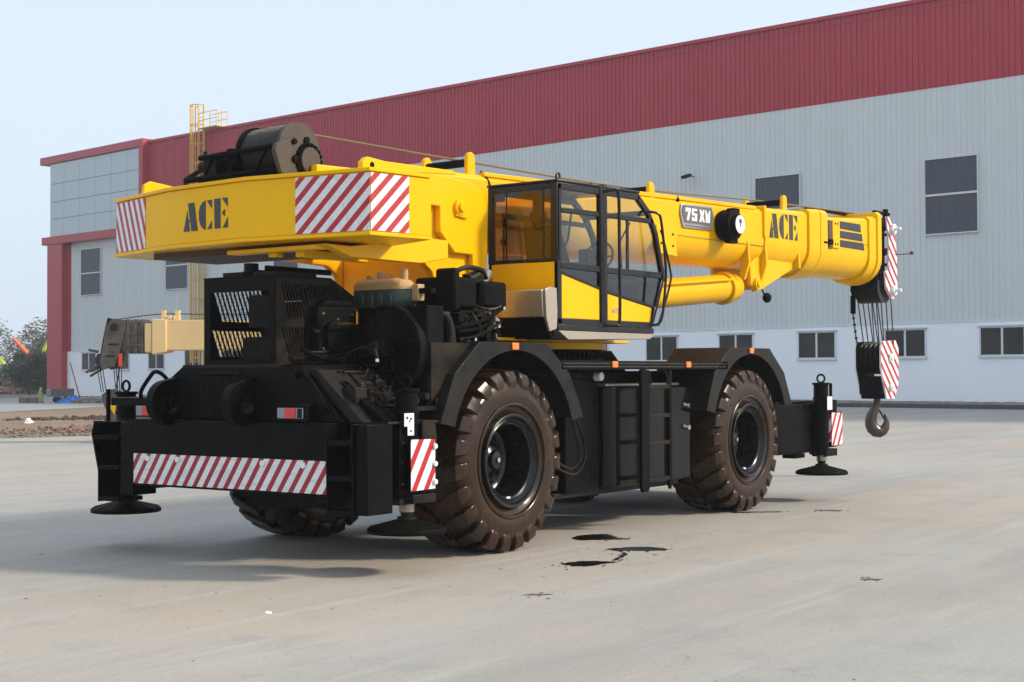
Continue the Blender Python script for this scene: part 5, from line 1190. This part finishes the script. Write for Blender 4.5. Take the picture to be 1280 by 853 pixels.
# hook block: hangs from the falls, so a thing of its own
hb0 = BF @ Vector((9.64, -.02, 1.30))
HB = thing('hook_block', tuple(hb0), PHI, label='black hook block with striped red and white cheek hanging under the yellow boom', category='hook block')
CK = [(-.29, .96), (.25, .98), (.35, .84), (.33, .25), (.18, .0), (-.13, .0), (-.34, .52), (-.34, .86)]
striped_plate(CK, -.32, .025, HB, 'cheek_stripes', 'st_head')
MB().prism([(x, z) for x, z in CK], 'y', .13, .155).build('cheek_plate', 'white', HB, smooth=0)
MB().prism([(x * .98, z * .99) for x, z in CK], 'y', .11, .129).build('cheek_plate', 'blackm', HB, smooth=0)
sv2 = MB()
for i in range(5):
    y = -.25 + i * .08; sv2.lathe([(-.028, .05), (-.028, .27), (-.008, .225), (.008, .225), (.028, .27), (.028, .05)], (0, y, .68), 'y', 36)
sv2.build('sheave', 'sheave', HB)
MB().box(-.30, -.24, -.29, .11, .62, .645).build('cross_bar', 'black', HB)
MB().box(-.26, -.05, -.29, .11, .08, .36).prism([(-.2, .0), (.2, .0), (.22, .38), (-.22, .38)], 'y', -.22, .05).box(-.18, .2, -.29, .11, .0, .05).build('block_body', 'black', HB, bevel=.01)
for x, z in ((0.02, .68), (.03, .20)): MB().cyl((x, -.325, z), (x, -.36, z), .075, n=20).cyl((x, -.36, z), (x, -.375, z), .05, n=6).build('block_boss', 'white', HB, bevel=.006)
hk = empty('hook', HB, (0, -.09, 0), R(-54) - PHI)
PTS = [(0, .06), (0, -.02), (-.005, -.08), (-.03, -.15), (-.065, -.22), (-.095, -.29), (-.11, -.36), (-.105, -.43), (-.075, -.495), (-.025, -.54), (.035, -.555), (.09, -.53), (.13, -.48), (.15, -.42), (.152, -.36), (.142, -.30), (.125, -.25)]
RR = [.055, .055, .06, .07, .08, .09, .097, .105, .11, .108, .10, .088, .073, .056, .042, .03, .018]
MB().tube([(x, 0, z) for x, z in PTS], RR, 14).build('hook_body', 'hooksteel', hk)
MB().tube([(-.03, 0, -.12), (.05, 0, -.22), (.115, 0, -.34)], [.02, .016, .012], 8).build('safety_latch', 'dusty', hk)
MB().lathe([(.0, .0), (.0, .10), (.07, .10), (.07, .0)], (0, 0, 0), 'z', 20).build('swivel_nut', 'blackm', hk)

# ---- front outrigger
MB().box(6.0, 7.75, -1.55, 1.55, .70, 1.36).build('front_outrigger_box', 'black', C, bevel=.012)
MB().prism([(5.9, -1.551), (6.1, -1.60), (6.98, -1.63), (7.04, -1.551)], 'z', .66, 1.325).build('front_beam_cover', 'black', C, bevel=.012)
MB().prism([(7.0, -1.551), (7.03, -1.64), (7.12, -1.69), (7.30, -1.69), (7.30, -1.551)], 'z', .62, 1.335).build('front_end_plate', 'black', C, bevel=.02)
jf = jack(7.05, -1.72, 1.58)
clone(jf, C, (7.05, 1.72, 0))
MB().box(7.15, 7.42, -1.79, -1.70, .72, 1.37).build('bracket_plate', 'blackm', C, bevel=.004)
panel('outrigger_stripes', (7.12, -1.84, .745), (7.48, -1.84, .75), (7.48, -1.84, 1.19), (7.12, -1.84, 1.20), 'st_side', C, .004)
panel('outrigger_stripes', (7.10, -1.74, .80), (7.10, -1.84, .80), (7.10, -1.84, 1.18), (7.10, -1.74, 1.18), 'st_side', C, .004)
MB().box(7.105, 7.48, -1.838, -1.80, .74, 1.205).build('stripe_backing', 'black', C)
MB().box(7.0, 7.40, -1.80, -1.60, .60, .70).build('bracket_plate', 'black', C, bevel=.006)
panel('warning_decal', (6.98, -1.84, 1.24), (7.14, -1.84, 1.24), (7.14, -1.84, 1.42), (6.98, -1.84, 1.42), 'white', C, .004)
MB().cyl((7.26, -1.77, 1.2), (7.26, -1.77, 1.60), .022).build('post', 'black', C)
MB().box(6.7, 7.0, -1.5, -1.3, .58, .64).build('beam_pad', 'black', C, bevel=.006)
MB().box(6.1, 6.35, -1.0, -.75, 1.36, 1.50).prism([(6.35, 1.36), (6.65, 1.36), (6.35, 1.48)], 'y', -1.0, -.8).build('front_bracket', 'dusty', C, bevel=.008)

# ---- cab
CB = empty('cab', C, (0, 0, 0))
YR, YL = -1.50, -.60
PR = [(.95, 3.755), (2.60, 3.79), (2.84, 3.63), (3.02, 3.39), (3.17, 2.95), (3.18, 2.82), (3.02, 2.50), (2.90, 2.27), (.95, 2.27)]
def bar(p, q, w, y0, y1, nm='cab_frame', mt='cabblack', par=None):
    p, q = Vector(p), Vector(q); d = (q - p).normalized(); n = Vector((-d.y, d.x)) * w / 2
    return [(p + n)[:], (q + n)[:], (q - n)[:], (p - n)[:]]
M['cabblack'] = mat('cab_frame_black', (.006, .006, .0065), .32, rvar=.08, nscale=4, spec=.35)
def frame_side(y0, y1):
    mb = MB()
    for p, q, w in (((.95, 3.72), (2.62, 3.755), .075), ((2.58, 3.76), (2.82, 3.60), .075), ((2.81, 3.62), (2.99, 3.38), .07), ((2.99, 3.39), (3.135, 2.95), .07), ((3.14, 2.97), (3.145, 2.82), .07), ((3.145, 2.84), (2.98, 2.50), .06), ((2.985, 2.51), (2.87, 2.29), .06), ((.95, 2.30), (2.88, 2.30), .07),
                    ((1.80, 2.30), (1.80, 3.74), .045), ((1.89, 2.30), (1.89, 3.74), .05), ((1.0, 3.47), (1.78, 3.485), .055), ((1.91, 3.49), (2.93, 3.50), .055), ((1.0, 2.895), (1.78, 2.885), .07), ((1.91, 2.885), (3.15, 2.885), .07)):
        mb.prism(bar(p, q, w, y0, y1), 'y', y0, y1)
    mb.prism([(.95, 2.27), (1.03, 2.27), (1.03, 3.75), (.95, 3.75)], 'y', y0, y1)
    return mb.build('side_frame', 'cabblack', CB, bevel=.008)
frame_side(YR, YR + .05); frame_side(YL - .05, YL)
for y0, y1 in ((YR + .012, YR + .03), (YL - .03, YL - .012)):
    near = y0 < -1
    MB().prism([(1.035, 2.335), (1.775, 2.335), (1.775, 2.665), (1.035, 2.80)], 'y', y0, y1).build('lower_panel', 'yellow', CB, bevel=.004)
    MB().prism([(1.92, 2.335), (2.86, 2.335), (2.90, 2.50), (1.92, 2.63)], 'y', y0, y1).build('lower_panel', 'yellow', CB, bevel=.004)
    for P in ([(1.035, 2.80), (1.775, 2.665), (1.775, 2.69), (1.035, 2.825)], [(1.92, 2.635), (2.95, 2.50), (2.96, 2.525), (1.92, 2.66)]):
        MB().prism(P, 'y', y0 - .01, y1 + .01).build('glazing_bar', 'cabblack', CB)
    ym = (y0 + y1) / 2
    def pane(P, mt, nm='side_glass'): return MB().prism(P, 'y', ym - .003, ym + .003).build(nm, mt, CB, smooth=0)
    pane([(1.03, 3.495), (1.78, 3.51), (1.78, 3.70), (1.03, 3.69)], 'cabglass')
    pane([(1.91, 3.515), (2.87, 3.525), (2.78, 3.61), (2.57, 3.72), (1.91, 3.71)], 'cabglass')
    pane([(1.03, 2.93), (1.78, 2.92), (1.78, 3.46), (1.03, 3.445)], 'cabglass')
    pane([(1.91, 2.92), (3.10, 2.92), (2.96, 3.38), (2.90, 3.475), (1.91, 3.465)], 'cabglass')
    pane([(1.03, 2.86), (1.03, 2.825), (1.78, 2.69), (1.78, 2.85)], 'darkglass', 'lower_glass')
    pane([(1.91, 2.85), (1.91, 2.66), (2.95, 2.53), (3.11, 2.82), (3.11, 2.85)], 'darkglass', 'lower_glass')
    if near:
        MB().box(2.36, 2.40, y0, y1, 2.92, 3.47).build('window_slider', 'cabblack', CB)
        MB().box(1.78, 1.91, YR - .012, YR + .0, 2.30, 3.78).build('door_post', 'cabblack', CB, bevel=.006)
# rear wall
MB().box(.95, .98, YR + .003, YL - .003, 2.30, 2.925).build('rear_panel', 'yellow', CB, bevel=.006)
rf_ = MB()
for a in ((YR, YR + .085, 2.93, 3.755), (YL - .065, YL, 2.93, 3.755), (YR + .085, YL - .065, 3.69, 3.755), (YR + .085, YL - .065, 2.93, 2.965)): rf_.box(.942, .985, *a)
rf_.build('rear_window_frame', 'cabblack', CB, bevel=.006)
rg_ = MB().box(.955, .961, YR + .085, YL - .065, 2.965, 3.69).build('rear_glass', 'rearglass', CB, smooth=0)
MB().box(.95, .966, -1.325, -1.31, 2.965, 3.69).box(.95, .966, -.84, -.835, 2.965, 3.69).build('glass_joint', 'cabblack', CB)
MB().box(.965, .985, -.82, -.66, 3.32, 3.42).box(.965, .985, -.80, -.66, 3.60, 3.68).box(.965, .99, -1.42, -1.36, 3.30, 3.36).build('rear_bracket', 'cabblack', CB)
MB().tube([(1.02, -.75, 2.95), (1.02, -.75, 3.3)], .008, 6).box(1.0, 1.03, -.78, -.72, 3.14, 3.20).build('gas_strut', 'blackm', CB)
# roof
MB().prism([(.93, 3.758), (2.62, 3.795), (2.62, 3.82), (.93, 3.785)], 'y', YR - .01, YL + .01).build('roof', 'cabblack', CB, bevel=.01)
MB().box(2.0, 2.6, -1.3, -.8, 3.815, 3.835).box(2.1, 2.16, -1.35, -.75, 3.836, 3.86).box(2.5, 2.56, -1.35, -.75, 3.836, 3.86).build('roof_guard', 'cabblack', CB, bevel=.004)
MB().tube([(1.08, -1.42 + .0 * math.cos(R(a)) , 3.83 + .035 * math.sin(R(a))) if False else (1.08 + .035 * math.cos(R(a)), -1.42, 3.83 + .04 * math.sin(R(a))) for a in range(0, 360, 30)], .012, 6, closed=True).build('roof_eye', 'cabblack', CB)
# windscreen and front frame
fp = [(2.60, 3.77), (2.83, 3.61), (3.0, 3.385), (3.15, 2.95), (3.16, 2.83), (3.0, 2.51), (2.885, 2.29)]
for a, b in zip(fp, fp[1:]):
    mb = MB().add([(a[0], YR + .05, a[1]), (b[0], YR + .05, b[1]), (b[0], YL - .05, b[1]), (a[0], YL - .05, a[1])], [(0, 1, 2, 3)]); mb.build('windscreen', 'cabglass' if b[1] > 2.82 else 'darkglass', CB, smooth=0)
MB().box(3.11, 3.17, YR + .05, YL - .05, 2.86, 2.92).box(2.80, 2.86, YR + .05, YL - .05, 3.56, 3.62).build('front_rail', 'cabblack', CB, bevel=.004)
MB().tube([(2.9, -1.2, 3.5), (3.0, -1.0, 3.3), (3.12, -.95, 3.0)], .012, 5).build('wiper', 'blackm', CB)
# interior
MB().box(.99, 2.85, YR + .05, YL - .05, 2.335, 2.36).build('cab_floor', 'blackm', CB)
st = MB().box(1.35, 1.85, -1.30, -.85, 2.60, 2.75).prism([(1.30, 2.74), (1.44, 2.74), (1.30, 3.36), (1.18, 3.34)], 'y', -1.28, -.87).prism([(1.19, 3.36), (1.28, 3.37), (1.24, 3.50), (1.16, 3.49)], 'y', -1.18, -.97).box(1.4, 1.8, -1.25, -.9, 2.36, 2.60)
st.build('seat', 'seat', CB, bevel=.05, seg=3)
MB().box(1.4, 1.85, -1.42, -1.33, 2.75, 2.95).box(1.4, 1.85, -.82, -.72, 2.75, 2.95).build('arm_console', 'blackm', CB, bevel=.03)
sw = MB().tube([(2.42 + .10 * math.sin(R(a)) * .5, -1.07 + .19 * math.cos(R(a)), 3.08 + .17 * math.sin(R(a))) for a in range(0, 360, 20)], .014, 6, closed=True).tube([(2.42, -1.07, 3.08), (2.55, -1.07, 2.75), (2.62, -1.07, 2.36)], .035, 8).tube([(2.42, -1.25, 3.08), (2.42, -.89, 3.08)], .012, 6)
sw.build('steering_wheel', 'blackm', CB)
MB().box(2.55, 2.85, -1.35, -.75, 2.36, 2.75).box(2.6, 2.85, -.80, -.68, 2.7, 3.2).tube([(2.1, -.72, 3.0), (2.35, -.70, 3.3), (2.45, -.68, 3.6)], .015, 6).build('dashboard', 'blackm', CB, bevel=.03)
MB().prism([(2.05, 3.45), (2.14, 3.45), (2.42, 2.92), (2.36, 2.88)], 'y', -.72, -.66).build('inner_brace', 'blackm', CB)
# grab rails outside
MB().tube([(1.86, -1.50, 3.74), (1.92, -1.60, 3.76), (1.97, -1.62, 3.70), (1.98, -1.62, 3.2), (1.98, -1.62, 2.36), (1.94, -1.60, 2.28), (1.86, -1.5, 2.28)], .018, 8).build('grab_rail', 'cabblack', CB)
MB().tube([(2.72, -1.50, 3.60), (2.84, -1.60, 3.58), (2.90, -1.62, 3.48), (2.99, -1.62, 3.0), (2.98, -1.62, 2.75), (2.90, -1.61, 2.36), (2.84, -1.52, 2.30)], .016, 8).build('grab_rail', 'cabblack', CB)
MB().tube([(3.02, -1.55, 3.40), (3.20, -1.56, 2.96), (3.20, -1.56, 2.80), (3.03, -1.55, 2.45), (2.93, -1.55, 2.30)], .014, 6).build('mirror_arm', 'cabblack', CB)
for g_ in 'ACE': lettering(GLY[g_], (2.02, -1.488, 2.42), (1, 0, 0), (0, 0, 1), .16, .05, 'small_letter', 'silver', CB, .003)
# tread plate platform and tan box below the cab
MB().prism([(.72, 2.62), (.80, 2.655), (.93, 2.645), (.945, 2.40), (.93, 2.22), (.80, 2.19), (.74, 2.33)], 'y', -1.50, -1.47).build('box_end', 'alu', CB, bevel=.004)
MB().prism([(.70, 2.62), (.90, 2.64), (.90, 2.35), (.72, 2.34)], 'y', -1.469, -.42).build('storage_box', 'alu', CB, bevel=.008)
MB().prism([(.73, 2.335), (.93, 2.335), (.93, 2.12), (.88, 2.12)], 'y', -1.465, -.30).build('box_underside', 'blackm', CB, bevel=.006)
MB().box(.96, 2.92, -1.50, -.62, 2.205, 2.268).build('cab_sill', 'cabblack', CB, bevel=.006)
MB().prism([(.92, 2.20), (2.90, 2.20), (2.78, 2.14), (1.10, 2.11)], 'y', -1.53, -.6).build('side_step', 'alu', CB, bevel=.004)
M_ = None
